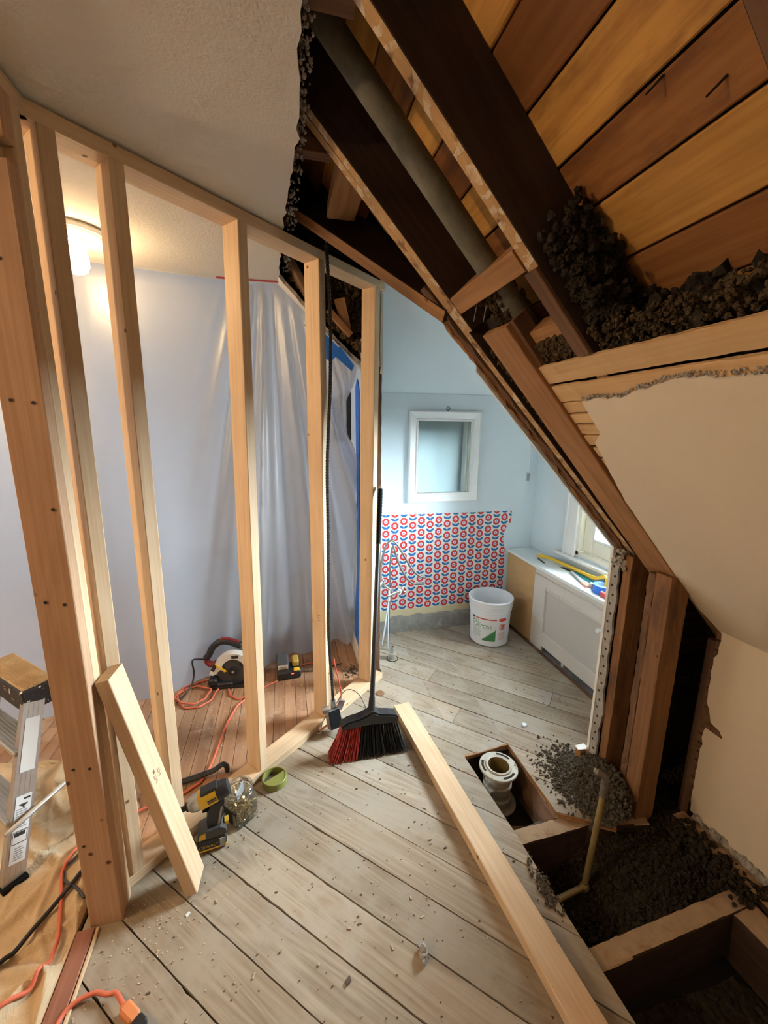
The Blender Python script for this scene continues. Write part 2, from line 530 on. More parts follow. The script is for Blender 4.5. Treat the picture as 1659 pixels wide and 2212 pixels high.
def sheet_mat():
    g = NT('milky_plastic_sheet')
    v = g.coord(False)
    tl = g.n('ShaderNodeBsdfTranslucent', i={'Color': (.72, .77, .86, 1)})
    df = g.n('ShaderNodeBsdfDiffuse', i={'Color': (.76, .78, .82, 1)})
    m1 = g.n('ShaderNodeMixShader', i={0: .22, 1: tl.outputs[0], 2: df.outputs[0]})
    tr = g.n('ShaderNodeBsdfTransparent', i={'Color': (1, 1, 1, 1)})
    m2 = g.n('ShaderNodeMixShader', i={0: .16, 1: m1.outputs[0], 2: tr.outputs[0]})
    gl = g.n('ShaderNodeBsdfGlossy', i={'Color': (1, 1, 1, 1), 'Roughness': .38})
    m3 = g.n('ShaderNodeMixShader', i={0: .07, 1: m2.outputs[0], 2: gl.outputs[0]})
    bp = g.n('ShaderNodeBump', i={'Strength': .25, 'Distance': .01, 'Height': g.noise(g.sv(v, (4, 4, 1.2)), 3, 4, .6)})
    g.t.links.new(bp.outputs[0], gl.inputs['Normal'])
    g.t.links.new(m3.outputs[0], g.out.inputs['Surface'])
    return g.mat
M_['sheet'] = sheet_mat()

def canvas_mat():
    g = NT('tan_drop_cloth')
    v = g.coord(False)
    c = g.mix(g.ramp(g.noise(v, 3.5, 4), .35, .7), (.58, .42, .25, 1), (.68, .54, .37, 1))
    c = g.mix(g.ramp(g.noise(v, 9, 5, .7), .62, .68), c, (.78, .74, .68, 1))
    g.set(g.b.inputs['Base Color'], c); g.b.inputs['Roughness'].default_value = .9
    g.b.inputs['Specular IOR Level'].default_value = .1
    g.bump(g.math('ADD', g.math('MULTIPLY', g.noise(v, 220, 2), .1), g.noise(g.sv(v, (1, 1, .2)), 14, 4, .6, 1.5)), .6, .012)
    return g.mat
M_['canvas'] = canvas_mat()

def wallpaper_mat():
    """printed paper: half-dropped red ring flowers with blue leaf pairs"""
    g = NT('flower_wallpaper')
    tc = g.n('ShaderNodeTexCoord').outputs['Object']
    s = g.n('ShaderNodeSeparateXYZ', i={0: tc})
    CW, CH = .0667, .0885
    X = g.math('DIVIDE', s.outputs[0], CW)
    ci = g.math('FLOOR', X)
    u = g.math('MULTIPLY', g.math('SUBTRACT', g.math('SUBTRACT', X, ci), .5), CW)
    odd = g.math('MODULO', g.math('ADD', ci, 40.), 2.)
    Z = g.math('ADD', g.math('DIVIDE', s.outputs[2], CH), g.math('MULTIPLY', odd, .36))
    w = g.math('MULTIPLY', g.math('SUBTRACT', g.math('SUBTRACT', Z, g.math('FLOOR', Z)), .64), CH)
    ang = g.math('ARCTAN2', u, w)
    r = g.math('SQRT', g.math('ADD', g.math('MULTIPLY', u, u), g.math('MULTIPLY', w, w)))
    rim = g.math('MULTIPLY_ADD', g.math('ABSOLUTE', g.math('SINE', g.math('MULTIPLY', ang, 4.))), .0036, .0250)
    red = g.math('LESS_THAN', r, rim)
    inner = g.math('LESS_THAN', r, .0130)
    dot = g.math('LESS_THAN', r, .0062)
    # leaves: two tilted ellipses below the flower, and a stem
    lw = g.math('ADD', w, .0425)
    au = g.math('ABSOLUTE', u)
    e1 = g.math('DIVIDE', g.math('SUBTRACT', au, .0150), .0150)
    lw2 = g.math('SUBTRACT', lw, g.math('MULTIPLY', g.math('SUBTRACT', au, .0150), .50))
    e2 = g.math('DIVIDE', lw2, .0098)
    leaf = g.math('LESS_THAN', g.math('ADD', g.math('MULTIPLY', e1, e1), g.math('MULTIPLY', e2, e2)), 1.)
    stem = g.math('MULTIPLY', g.math('LESS_THAN', au, .0016), g.math('MULTIPLY', g.math('LESS_THAN', w, -.02), g.math('GREATER_THAN', w, -.053)))
    blue = g.math('MAXIMUM', leaf, stem)
    c = g.mix(blue, (.74, .72, .66, 1), (.004, .13, .36, 1))
    c = g.mix(red, c, (.62, .028, .028, 1))
    c = g.mix(inner, c, (.80, .66, .70, 1))
    c = g.mix(dot, c, (.16, .30, .55, 1))
    g.set(g.b.inputs['Base Color'], c)
    g.b.inputs['Roughness'].default_value = .5
    return g.mat
M_['wallpaper'] = wallpaper_mat()

# ================================================================== STRUCTURE
K = 1.053
NR = V((K, 0, 1)).normalized()          # out of the roof slope
SR = V((1, 0, -K)).normalized()         # down the roof slope
def roof(x, y, off=0.0):                # a point on the slope's plaster plane, off above it
    return V((x, y, .78+K*(1.54-x)))+NR*off
def rag(a, b, n, amp, axis):            # ragged line of points from a to b (b left out)
    a, b = V(a), V(b); ax = V(axis)
    return [a.lerp(b, i/n)+(ax*random.uniform(-amp, amp) if i else V((0, 0, 0))) for i in range(n)]

# ---- floor: diagonal dusty planks, hardwood strips in the bedroom
floor = thing('floor', 'dusty bare plank floor laid diagonally around the open joist hole', 'floor', kind='structure')
PA = math.radians(43.6)
pc = (math.sin(PA), math.cos(PA)); ps = (math.cos(PA), -math.sin(PA))
PITCH, C0 = .135, .725
regL = [(-.655, -2.3), (.83, -2.3), (.825, .6), (.797, 1.13), (.765, 1.50), (.765, 2.75), (.54, 2.75), (.54, 2.26), (.50, 2.21), (-.52, 1.305), (-.655, 1.19)]
regM = [(.765, 1.51), (1.005, 1.535), (1.005, 2.75), (.765, 2.75)]
regR = [(1.005, 1.165), (1.19, 1.055), (1.27, 1.12), (1.27, 1.345), (1.86, 1.345), (1.86, 2.75), (1.005, 2.75)]
splits = {4: [1.0], 6: [.35], 7: [-.05], 8: [-.62, .35], 9: [-1.15], 10: [-.88], 11: [-.2], 1: [.55], -2: [.6]}
def plank(reg, i, c0, c1, s0, s1, tint):
    poly = clip_poly(reg, pc[0], pc[1], c1)
    poly = clip_poly(poly, -pc[0], -pc[1], -c0)
    if len(poly) < 3: return
    poly = clip_poly(poly, ps[0], ps[1], s1)
    if len(poly) < 3: return
    poly = clip_poly(poly, -ps[0], -ps[1], -s0)
    if len(poly) < 3: return
    cm = (c0+c1)/2
    L = [((p[0]*ps[0]+p[1]*ps[1]), (p[0]*pc[0]+p[1]*pc[1])-cm) for p in poly]
    area = abs(sum(L[k][0]*L[(k+1) % len(L)][1]-L[(k+1) % len(L)][0]*L[k][1] for k in range(len(L))))/2
    if area < .0006: return
    out = []
    for k in range(len(L)):                               # worn, slightly wavy long edges
        a, b = L[k], L[(k+1) % len(L)]
        d = math.hypot(b[0]-a[0], b[1]-a[1])
        n = max(1, int(d/.025)) if abs(b[1]-a[1]) < .01 else max(1, int(d/.03))
        for j in range(n):
            t = j/n
            jx = random.uniform(-.0006, .0006) if j else 0
            if d > .25 and abs(b[1]-a[1]) < .01 and j and random.random() < .06: jx = math.copysign(random.uniform(.0012, .0034), -a[1])
            out.append((a[0]+(b[0]-a[0])*t, a[1]+(b[1]-a[1])*t+(jx if abs(b[1]-a[1]) < .01 else 0)))
    dz = random.uniform(-.0012, .0012)
    b = MB(); b.prism([(x, y, -.02) for x, y in out], (0, 0, .02+dz))
    M = Matrix(((ps[0], pc[0], 0, pc[0]*cm), (ps[1], pc[1], 0, pc[1]*cm), (0, 0, 1, 0), (0, 0, 0, 1)))
    b.build('plank', [M_['floorplank']], M, floor, color=tint)
for i in range(-17, 20):
    c0, c1 = C0+PITCH*i+.0022, C0+PITCH*(i+1)-.0022
    cuts = [-9]+sorted(splits.get(i, []))+[9]
    for s0, s1 in zip(cuts, cuts[1:]):
        k = random.uniform(.86, 1.08); w = random.uniform(-.04, .05)
        tint = (k*(1+w*.5), k, k*(1-w), 1)
        if i >= 8: tint = (tint[0]*1.02, tint[1]*1.0, tint[2]*1.0, 1)
        for reg in (regL, regM, regR):
            plank(reg, i, c0, c1, s0+.001, s1-.001, tint)

hard = thing('floor_bedroom', 'worn narrow hardwood strip floor behind the new studs', 'floor', kind='structure')
regH = [(-2.95, -2.3), (-.668, -2.3), (-.668, 1.21), (-.535, 1.32), (.42, 2.16), (.42, 4.3), (-2.95, 4.3)]
x = -1.75
mb = MB(); mb.prism([(-3.0, -2.3, -.02), (-1.75, -2.3, -.02), (-1.75, 4.3, -.02), (-3.0, 4.3, -.02)], (0, 0, .02))
mb.build('strip_field', [M_['hardwood']], I4, hard)
while x < .42:
    x1 = min(x+.0585, .42)
    y = -2.3-random.random()*.5
    while y < 4.3:
        y2 = y+random.uniform(.5, 1.5)+(1.5 if y < 0 else 0)
        p = clip_poly(regH, 1, 0, x1-.0011); p = clip_poly(p, -1, 0, -x-.0011)
        if len(p) > 2: p = clip_poly(p, 0, 1, y2-.0006)
        if len(p) > 2: p = clip_poly(p, 0, -1, -y-.0006)
        if len(p) > 2:
            cx, cy = (x+x1)/2, (y+y2)/2
            b = MB(); b.prism([(q[1]-cy, -(q[0]-cx), -.018) for q in p], (0, 0, .018+random.uniform(-.0006, .0003)))
            b.build('strip', [M_['hardwood']], Matrix.Translation((cx, cy, 0)) @ Matrix.Rotation(math.pi/2, 4, 'Z'), hard)
        y = y2
    x = x1

# sub-floor: joists seen in the hole, the boarding below
below = thing('floor_framing', 'old dark floor joists and boarding seen down the hole', 'joists', kind='structure')
b = MB(); b.box((.1, 1.0, -.27), (6.4, 7.0, .02)); b.build('lower_ceiling', [M_['voidblack']], I4, below)
M_['joisttop'] = plain('dusty_joist_wood', (.40, .275, .165), .9, var=.25, vscale=25, bump=.3, dirt=(.30, .17, .09), dscale=14, dlo=.5, dhi=.7)
def joist(a, b_, w, h=.18, top='joisttop', side='darkwood'):
    a, b_ = V(a), V(b_)
    o = beam('joist', a-V((0, 0, h/2)), b_-V((0, 0, h/2)), w, h, [M_[side], M_[top]], parent=below, ch=.003, jit=.0015)
    n = len(o.data.polygons)
    for p in o.data.polygons:
        if p.normal.z > .8: p.material_index = 1
joist((.70, 1.118, -.021), (1.30, 1.135, -.021), .062)
joist((.70, .735, -.021), (1.42, .770, -.021), .058)
joist((.70, .335, -.021), (1.42, .36, -.021), .058)
joist((.70, 1.545, -.021), (1.7, 1.565, -.021), .05)
joist((1.028, 1.14, -.021), (1.028, 1.54, -.021), .045, side='oldwood')
joist((1.40, .765, -.024), (1.475, -.6, -.024), .10)
joist((1.045, 1.125, -.030), (1.36, 1.075, -.030), .035, .15)
joist((1.497, 1.06, -.012), (1.505, -.6, -.012), .062, .10)
beam('lath_strip', (.95, .70, -.255), (1.34, -.2, -.255), .05, .012, M_['oldwood'], parent=below)
beam('lath_strip', (1.05, .70, -.255), (1.44, -.2, -.255), .05, .012, M_['oldwood'], parent=below)
beam('lath_strip', (.84, .70, -.255), (1.2, -.2, -.255), .05, .012, M_['oldorange'], parent=below)
beam('cut_edge', (1.008, 1.165, -.009), (1.008, 1.54, -.009), .010, .018, M_['oldorange'], parent=below, jit=.001)
beam('cut_edge', (.765, 1.513, -.009), (1.01, 1.538, -.009), .010, .018, M_['oldorange'], parent=below, jit=.001)
beam('cut_edge', (1.008, 1.162, -.009), (1.19, 1.053, -.009), .010, .018, M_['oldorange'], parent=below, jit=.001)
beam('batten', (.80, 1.30, -.20), (1.0, 1.24, -.19), .04, .03, M_['oldorange'], parent=below)

# ---- flat ceiling with its torn edge
ceil_edge = [(.065, -2.3), (.062, .2), (.056, .84), (.060, 1.10), (.064, 1.25), (.045, 1.5), (.024, 1.745), (.012, 1.98), (.004, 2.2), (0, 2.28)]
pts = []
for (x0, y0), (x1, y1) in zip(ceil_edge, ceil_edge[1:]):
    n = max(2, int((y1-y0)/.035)) if y1 > .3 else 2
    for j in range(n):
        t = j/n
        pts.append((x0+(x1-x0)*t+random.uniform(-.006, .006), y0+(y1-y0)*t, 2.24))
pts += [(0, 2.28, 2.24), (0, 4.3, 2.24), (-3.0, 4.3, 2.24), (-3.0, -2.3, 2.24)]
ceiling = thing('ceiling', 'white textured flat ceiling with a torn edge along the rafters', 'ceiling', kind='structure')
b = MB(); b.prism(pts, (0, 0, .013), mside=1)
b.build('plasterboard', [M_['ceil'], M_['plaster_edge']], I4, ceiling)
p2 = [(px-(.004+random.uniform(0, .012) if px > -1 else 0), py, 2.254) for px, py, pz in pts]
b = MB(); b.prism(p2, (0, 0, .018)); b.build('backing', [M_['plaster_edge']], I4, ceiling)
b = MB()
for k in range(420):                                        # crumbs and wool hanging from the torn edge
    y = random.uniform(.3, 2.26); xx = .03+.03*(1-max(0, y-1.2)) + random.uniform(-.005, .02)
    b.blob((max(0, xx)+.004+random.uniform(-.008, .008), y, 2.262+random.uniform(-.010, .02)), random.uniform(.0015, .0055), .5, 6, 4)
o = b.build('torn_plaster_crumbs', [M_['plaster_edge']], I4, ceiling); o['kind'] = 'stuff'

# ---- roof slope: sheathing boards, rafters, laths, plaster
slope = thing('ceiling_slope', 'stripped roof slope with bare rafters, sheathing boards and remaining cream plaster', 'ceiling', kind='structure')
HR, OFF = .15, .018
tints = [(1.05, 1.0, .8, 1), (.60, .47, .46, 1), (1.20, 1.15, .95, 1), (.62, .46, .44, 1), (1.12, 1.06, .85, 1), (.66, .52, .48, 1)]
def slope_beam(name, x0, x1, y, w, h, mats, off=OFF, y1=None, **kw):
    a = roof(x0, y, off)+NR*h/2; c = roof(x1, y if y1 is None else y1, off)+NR*h/2
    return beam(name, a, c, w, h, mats, up=NR, parent=slope, **kw)
q = -.62
xi = 0
while q < 2.75:
    wdt = [.118, .104, .128, .110, .122][xi % 5]
    pcen = roof(0, 0, OFF+HR)+SR*(q+wdt/2)
    xv = pcen.x-.122
    yend = 1.322 if xv > .464 else 1.365+(.464-xv)*1.142+.05
    yend = min(yend, 2.28)
    beam('sheathing_board', (pcen.x, -1.6, pcen.z)+NR*.01 if False else V((pcen.x, -1.6, pcen.z))+NR*.01, V((pcen.x, yend, pcen.z))+NR*.01, wdt-.005, .02, M_['sheath'], up=NR, parent=slope, color=tints[xi % len(tints)], ch=.003)
    q += wdt; xi += 1
RM = [M_['darkwood'], M_['lathmark']]
slope_beam('rafter', -.38, 1.80, .884, .040, HR, RM, bottom=1)
slope_beam('rafter', -.38, 1.80, .392, .042, HR, [M_['darkwood'], M_['oldwood']], bottom=1)
slope_beam('rafter', -.38, 1.80, -.01, .042, HR, RM, bottom=1)
slope_beam('rafter', -.38, 1.80, -.43, .042, HR, RM, bottom=1)
slope_beam('rafter', -.38, .575, 1.287, .036, HR, RM, bottom=1)
slope_beam('rafter', -.38, 1.40, 1.337, .036, HR, RM, y1=1.287, bottom=1)
# lower brown-stained length of the near rafter is sistered with a darker strip
slope_beam('rafter_strip', .535, .692, .884, .043, .012, M_['oldwood'], off=OFF-.012)
# trimmer with the ragged lath ends that bounds the dormer opening
slope_beam('trimmer_board', .44, 1.33, 1.362, .032, .10, M_['oldwood'], off=OFF-.006, y1=1.318, jit=.0035)
slope_beam('trimmer_edge', .46, 1.30, 1.376, .008, .03, M_['oldorange'], off=OFF-.012, y1=1.331, jit=.006)
# valley rafter
va, vb = roof(.03, 1.885, OFF), roof(.545, 1.31, OFF)
vd = (vb-va).normalized(); vn = V((0, 0, 1))
beam('valley_rafter', va+V((.02, .05, .05)), vb+V((.02, .05, .05)), .042, .15, [M_['darkwood'], M_['oldorange']], up=(.1, .7, .7), parent=slope, bottom=1)
# flat board below the bay between the rafters
slope_beam('plank_furring', .592, 1.395, 1.130, .132, .022, M_['oldorange'], off=-.004, y1=1.160, jit=.0008)
slope_beam('plank_furring', .592, 1.36, 1.060, .020, .05, M_['oldwood'], off=.012, y1=1.11)
# blocking between the rafters
bk = roof(.513, 0, OFF)+NR*.045
beam('blocking', V((bk.x, .905, bk.z)), V((bk.x-.005, 1.245, bk.z-.004)), .055, .10, M_['oldorange'], up=NR, parent=slope)
bk = roof(.66, 0, OFF)+NR*.045
beam('blocking', V((bk.x, .905, bk.z)), V((bk.x, 1.055, bk.z)), .085, .06, M_['oldorange'], up=NR, parent=slope)
bk = roof(.23, 0, OFF)+NR*.12
beam('blocking', V((bk.x-.1, 1.36, bk.z+.02)), V((bk.x-.1, 1.66, bk.z+.02)), .10, .05, M_['oldorange'], up=(0, .5, 1), parent=slope)
# short end of a rafter over the knee-wall studs
slope_beam('rafter_tail', 1.405, 1.80, 1.115, .045, .12, [M_['oldwood'], M_['oldorange']], bottom=1)
# ceiling joists over the flat ceiling
for y in (.93, 1.372, 1.80):
    beam('ceiling_joist', (-.42, y, 2.345), (.16 if y < 1.7 else .05, y, 2.345), .04, .14, M_['oldwood'], parent=slope)
# laths left below the torn edge
lo, hi = .010, .018
def lath(x0, x1, y0, y1, m='lathwood'):
    a = roof((x0+x1)/2, y0, .012); c = roof((x0+x1)/2, y1, .012)
    beam('lath', a, c, (x1-x0)*1.452-.006, .010, M_[m], up=NR, parent=slope, jit=.0012, ch=.001)
lath(.694, .738, -1.6, 1.075); lath(.742, .784, -1.6, 1.085)
lath(.784, .812, .93, 1.09); lath(.813, .841, .93, 1.095); lath(.842, .87, .93, 1.10); lath(.871, .9, .95, 1.105)
for k in range(20):
    x0 = .905+k*.0325
    lath(x0, x0+.030, -1.6, 1.07)
# plaster sheet
bd = [(.768, -1.6), (.768, .529), (.760, .649), (.762, .719), (.771, .784), (.783, .847), (.779, .93), (.782, .979), (.829, .985), (.862, .99), (.886, 1.035), (.953, 1.055), (1.061, 1.079), (1.188, 1.092), (1.295, 1.101), (1.36, 1.108), (1.442, 1.10), (1.50, 1.082), (1.545, 1.062), (1.545, -1.6)]
P = []
for (x0, y0), (x1, y1) in zip(bd, bd[1:]+bd[:1]):
    L = math.hypot(x1-x0, y1-y0)
    n = max(1, int(L/.02)) if L < .6 else 1
    for j in range(n):
        t = j/n; r = random.uniform(-.0035, .0035) if n > 1 else 0
        P.append(roof(x0+(x1-x0)*t+r, y0+(y1-y0)*t+r, 0))
b = MB(); b.prism(P, NR*.0065, mside=1); b.build('plaster', [M_['cream'], M_['ceil']], I4, slope)
def crumbs(name, pts, mat, parent, jit=.4):
    b = MB()
    for c, r in pts: b.blob(c, r, jit, 7, 5)
    o = b.build(name, [mat], I4, parent); o['kind'] = 'stuff'; return o
def bdx(y):
    for (xa, ya), (xb, yb) in zip(bd[1:8], bd[2:9]):
        if ya <= y <= yb: return xa+(xb-xa)*(y-ya)/(yb-ya)
    return .768
crumbs('torn_plaster_rim', [(roof(bdx(y)-random.uniform(.0, .009), y, .004), random.uniform(.001, .003)) for y in [random.uniform(.3, .98) for _ in range(380)]], M_['plaster_edge'], slope)
# wool in the rafter bays
pts = []
for k in range(900):                                         # roll along the top lath, near bay and next
    y = random.uniform(.3, 1.06)
    if .86 < y < .908: continue
    big = .55+.65*max(0, 1-abs(y-.3)/.35)
    pts.append((roof(.675+random.uniform(-.02, .025), y, .022+random.uniform(0, .055*big)), random.uniform(.004, .0085)*big))
crumbs('mineral_wool_roll', pts, M_['insul_tan'], slope, .5)
pts = []
for k in range(1500):  # dark wool added over the lower boards, standing in for shade in the bay
    y = random.uniform(-.3, 1.06)
    if .85 < y < .915 or .395 < y < .455: continue
    pts.append((roof(random.uniform(.685, .80), y, .035+random.uniform(0, .135)), random.uniform(.010, .022)))
crumbs('bay_shade_wool', pts, M_['insul'], slope, .5)
pts = []
for k in range(900):                                         # wad hanging off the near rafter
    t = random.random()
    pts.append((roof(.52+t*.23+random.uniform(-.03, .03), .853-abs(random.gauss(0, .014))*(1+t), .05+random.uniform(-.01, .11)), random.uniform(.004, .011)))
crumbs('mineral_wool_wad', pts, M_['insul'], slope, .55)
pts = []
for k in range(420):                                         # wool in the bay behind the furring plank
    x_ = random.uniform(.53, .62)
    pts.append((roof(x_, random.uniform(1.08, 1.17), .03+random.uniform(0, .07)), random.uniform(.004, .009)))
for k in range(500):
    pts.append((roof(random.uniform(.655, .70), random.uniform(.93, 1.06), .03+random.uniform(0, .03)), random.uniform(.004, .009)))
for k in range(1100):
    x_ = random.uniform(.64, 1.12)
    pts.append((roof(x_, random.uniform(1.24, 1.305), .035+random.uniform(0, .025)), random.uniform(.0035, .008)))
crumbs('mineral_wool_strip', pts, M_['insul_tan'], slope, .55)
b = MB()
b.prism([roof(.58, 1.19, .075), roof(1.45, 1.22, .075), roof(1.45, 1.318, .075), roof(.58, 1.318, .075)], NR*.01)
b.build('bay_backing', [M_['voidblack']], I4, slope)
# nails poking through
b = MB()
for (xx, yy, zz) in [(.535, 1.16, -.002), (.545, 1.12, .0)]:
    p = roof(xx, yy, OFF); b.cyl(p, p+V((-.01, -.005, -.045)), .0018, .0012, 6)
b.build('bent_nail', [M_['steel']], I4, slope)
for (xx, yy) in [(.46, .62), (.50, .55), (.57, .44), (.60, .46), (.66, .47)]:
    p = roof(xx, yy, OFF+HR); b = MB(); b.cyl(p, p-NR*.03+V((.004, .012, 0)), .0022, .0016, 6); b.build('nail', [M_['darksteel']], I4, slope)

# grey vent pipe running up the bay
b = MB(); b.cyl(roof(-.35, 1.075, .068), roof(.66, 1.10, .068), .031, seg=24)
o = auto_smooth(b.build('vent_pipe', [M_['ventpipe']])); tag(o, 'dull grey vent pipe running up the roof bay between the rafters', 'pipe')

# black cover added over the boards to stop sky light at the seams
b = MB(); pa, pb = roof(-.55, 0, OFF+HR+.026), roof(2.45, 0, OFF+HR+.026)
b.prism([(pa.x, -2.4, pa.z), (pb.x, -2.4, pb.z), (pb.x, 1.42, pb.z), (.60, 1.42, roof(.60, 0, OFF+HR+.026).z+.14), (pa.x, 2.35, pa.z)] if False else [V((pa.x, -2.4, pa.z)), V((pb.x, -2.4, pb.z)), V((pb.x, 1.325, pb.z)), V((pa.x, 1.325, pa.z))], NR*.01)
b.build('roof_seam_cover', [M_['voidblack']], I4, slope)
# dark boarding in the voids and an added outer shell keeping sky light out
shell = thing('wall_sky_block', 'dark boarding in the attic voids with an added shell against sky light', 'boarding', kind='structure')
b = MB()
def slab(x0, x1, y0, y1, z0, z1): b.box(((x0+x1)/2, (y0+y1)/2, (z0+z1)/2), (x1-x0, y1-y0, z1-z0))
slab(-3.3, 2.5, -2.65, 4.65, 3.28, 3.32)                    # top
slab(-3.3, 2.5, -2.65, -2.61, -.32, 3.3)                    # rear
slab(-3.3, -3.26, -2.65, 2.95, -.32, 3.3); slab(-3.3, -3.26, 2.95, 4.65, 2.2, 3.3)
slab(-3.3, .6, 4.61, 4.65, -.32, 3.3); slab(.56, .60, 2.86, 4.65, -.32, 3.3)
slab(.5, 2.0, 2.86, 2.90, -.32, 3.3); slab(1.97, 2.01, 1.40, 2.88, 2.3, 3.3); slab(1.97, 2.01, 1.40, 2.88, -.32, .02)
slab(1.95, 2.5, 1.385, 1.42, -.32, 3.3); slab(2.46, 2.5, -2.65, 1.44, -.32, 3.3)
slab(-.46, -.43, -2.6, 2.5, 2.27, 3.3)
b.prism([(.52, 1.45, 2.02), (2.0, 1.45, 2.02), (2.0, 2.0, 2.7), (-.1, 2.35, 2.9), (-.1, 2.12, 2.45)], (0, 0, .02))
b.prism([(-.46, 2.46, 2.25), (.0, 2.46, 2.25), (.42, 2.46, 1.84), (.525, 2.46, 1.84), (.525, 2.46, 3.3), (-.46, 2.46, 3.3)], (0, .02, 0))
b.build('boarding', [M_['voidblack']], I4, shell)

# ---- dormer alcove
wall_back = thing('wall_back', 'pale blue alcove wall with flowered wallpaper below the white mirror', 'wall', kind='structure')
b = MB(); b.box(((.53+1.97)/2, 2.80, .873), (1.44, .10, 1.746)); b.build('plaster', [M_['blue']], I4, wall_back)
b = MB(); b.prism([(.53, 2.755, 1.745), (1.97, 2.755, 1.745), (1.97, 2.26, 2.24), (.53, 2.26, 2.24)], (0, .05, .05)); b.build('sloped_plaster', [M_['bluelight']], I4, wall_back)
WPM = Matrix.Translation((.645, 2.747, .18))
wp = [(-.11, -.002), (.35, -.006), (.70, -.004), (.99, .0), (.99, .32), (.985, .43), (.968, .49), (.97, .55), (.99, .6), (1.02, .625), (1.025, .66), (1.026, .722), (.6, .722), (.1, .727), (-.11, .727)]
b = MB(); b.prism([(x, 0, z) for x, z in wp], (0, -.003, 0)); b.build('wallpaper', [M_['wallpaper']], WPM, wall_back)
b = MB(); b.prism([(-.11, 0, -.10), (.1, 0, -.085), (.16, 0, -.08), (.19, 0, -.065), (.3, 0, -.055), (.33, 0, -.07), (.42, 0, -.05), (.62, 0, -.045), (.98, 0, -.045), (.99, 0, .0), (-.11, 0, .0)], (0, -.004, 0)); b.build('yellowed_strip', [M_['yellowed']], WPM, wall_back)
b = MB()
n = 70
top = [(-.11+1.12*k/n, 0, -.052+.020*mnoise.noise(V((k*.22, 0, 3)))+random.uniform(-.004, .004)-(.03 if k < 12 else 0)) for k in range(n+1)]
b.prism([(-.11, 0, -.18), (1.01, 0, -.18)]+top[::-1], (0, -.010, 0)); b.build('mortar_strip', [M_['mortar']], WPM, wall_back)

wall_right = thing('wall_right', 'pale blue dormer wall around the alcove window', 'wall', kind='structure')
WY0, WY1, WZ0, WZ1 = 1.50, 2.235, .70, 1.62
b = MB()
b.box((1.91, (1.33+WY0)/2, 1.2), (.10, WY0-1.33, 2.4)); b.box((1.91, (WY1+2.76)/2, 1.2), (.10, 2.76-WY1, 2.4))
b.box((1.91, (WY0+WY1)/2, WZ0/2), (.10, WY1-WY0, WZ0)); b.box((1.91, (WY0+WY1)/2, (WZ1+2.4)/2), (.10, WY1-WY0, 2.4-WZ1))
b.build('plaster', [M_['blue']], I4, wall_right)
wall_cheek = thing('wall_cheek', 'dormer side wall stripped to dark laths behind the old studs', 'wall', kind='structure')
b = MB(); b.prism([(1.31, 1.338, -.27), (1.96, 1.338, -.27), (1.96, 1.385, 2.0), (.66, 1.385, 2.0), (.66, 1.376, 1.703), (1.30, 1.342, 1.030)], (0, .012, 0)); b.build('plaster', [M_['blue']], I4, wall_cheek)
z = -.22
while z < .95:
    beam('lath', (1.335, 1.328, z+.02), (1.97, 1.328, z+.02), .010, .036, M_['darkwood'], parent=wall_cheek, jit=.001, ch=.001); z += .043
beam('stud', (1.345, 1.272, -.16), (1.345, 1.272, 1.02), .085, .040, M_['postwood'], up=(0, 1, 0), parent=wall_cheek, jit=.001)
# perforated gypsum lath along the cut edge
n = 40
Lp = [(0, 1.336, -.0+1.0*k/n) for k in range(n+1)]
Rp = [(0, 1.298+.004*math.sin(k*.9)+random.uniform(-.004, .004)-(.006 if 8 < k < 16 else 0), 1.0*k/n) for k in range(n+1)]
b = MB(); b.prism([(1.292, y, z_+.005) for _, y, z_ in Lp]+[(1.292, y, z_+.005) for _, y, z_ in Rp[::-1]], (.010, 0, 0)); o = b.build('gypsum_lath', [M_['mortar'], ], I4, wall_cheek)
b2 = MB()
for k in range(24):
    zc = .03+k*.0405; yc = 1.319+(.006 if k % 2 else -.004)
    b2.cyl((1.2926, yc, zc), (1.2914, yc, zc), .0055, seg=10)
b2.build('gypsum_holes', [M_['voidblack']], I4, o)
b = MB(); b.prism([(1.289, 1.3365, 0), (1.289, 1.350, 0), (1.289, 1.350, 1.04), (1.289, 1.3365, 1.04)], (.020, 0, 0)); b.build('white_edge', [M_['white']], I4, wall_cheek)
b = MB()
for k in range(36): b.blob((1.295+random.uniform(-.01, .02), 1.308+random.uniform(-.03, .03), 1.0+random.uniform(-.035, .03)), random.uniform(.006, .014), .5)
o = b.build('plaster_crumbs', [M_['plaster_edge']], I4, wall_cheek); o['kind'] = 'stuff'
b = MB(); b.box((1.262, 1.352, .04), (.03, .03, .08)); b.build('baseboard_stub', [M_['oldorange']], I4, wall_cheek)
b = MB(); b.prism([(1.24, 1.345, .083), (1.29, 1.335, .085), (1.29, 1.37, .085), (1.245, 1.37, .083)], (0, 0, .004)); b.build('paint_flake', [M_['white']], I4, wall_cheek)

# dormer roof lining
dorm = thing('ceiling_dormer', 'pale blue dormer ceiling lining above the alcove', 'ceiling', kind='structure')
b = MB(); b.box((1.24, 2.0, 2.25), (1.44, .56, .02)); b.prism([(.66, 1.38, 1.94), (1.97, 1.38, 1.94), (1.97, 1.74, 2.26), (.60, 1.74, 2.26)], (0, .012, -.012))
b.build('plaster', [M_['bluelight']], I4, dorm)

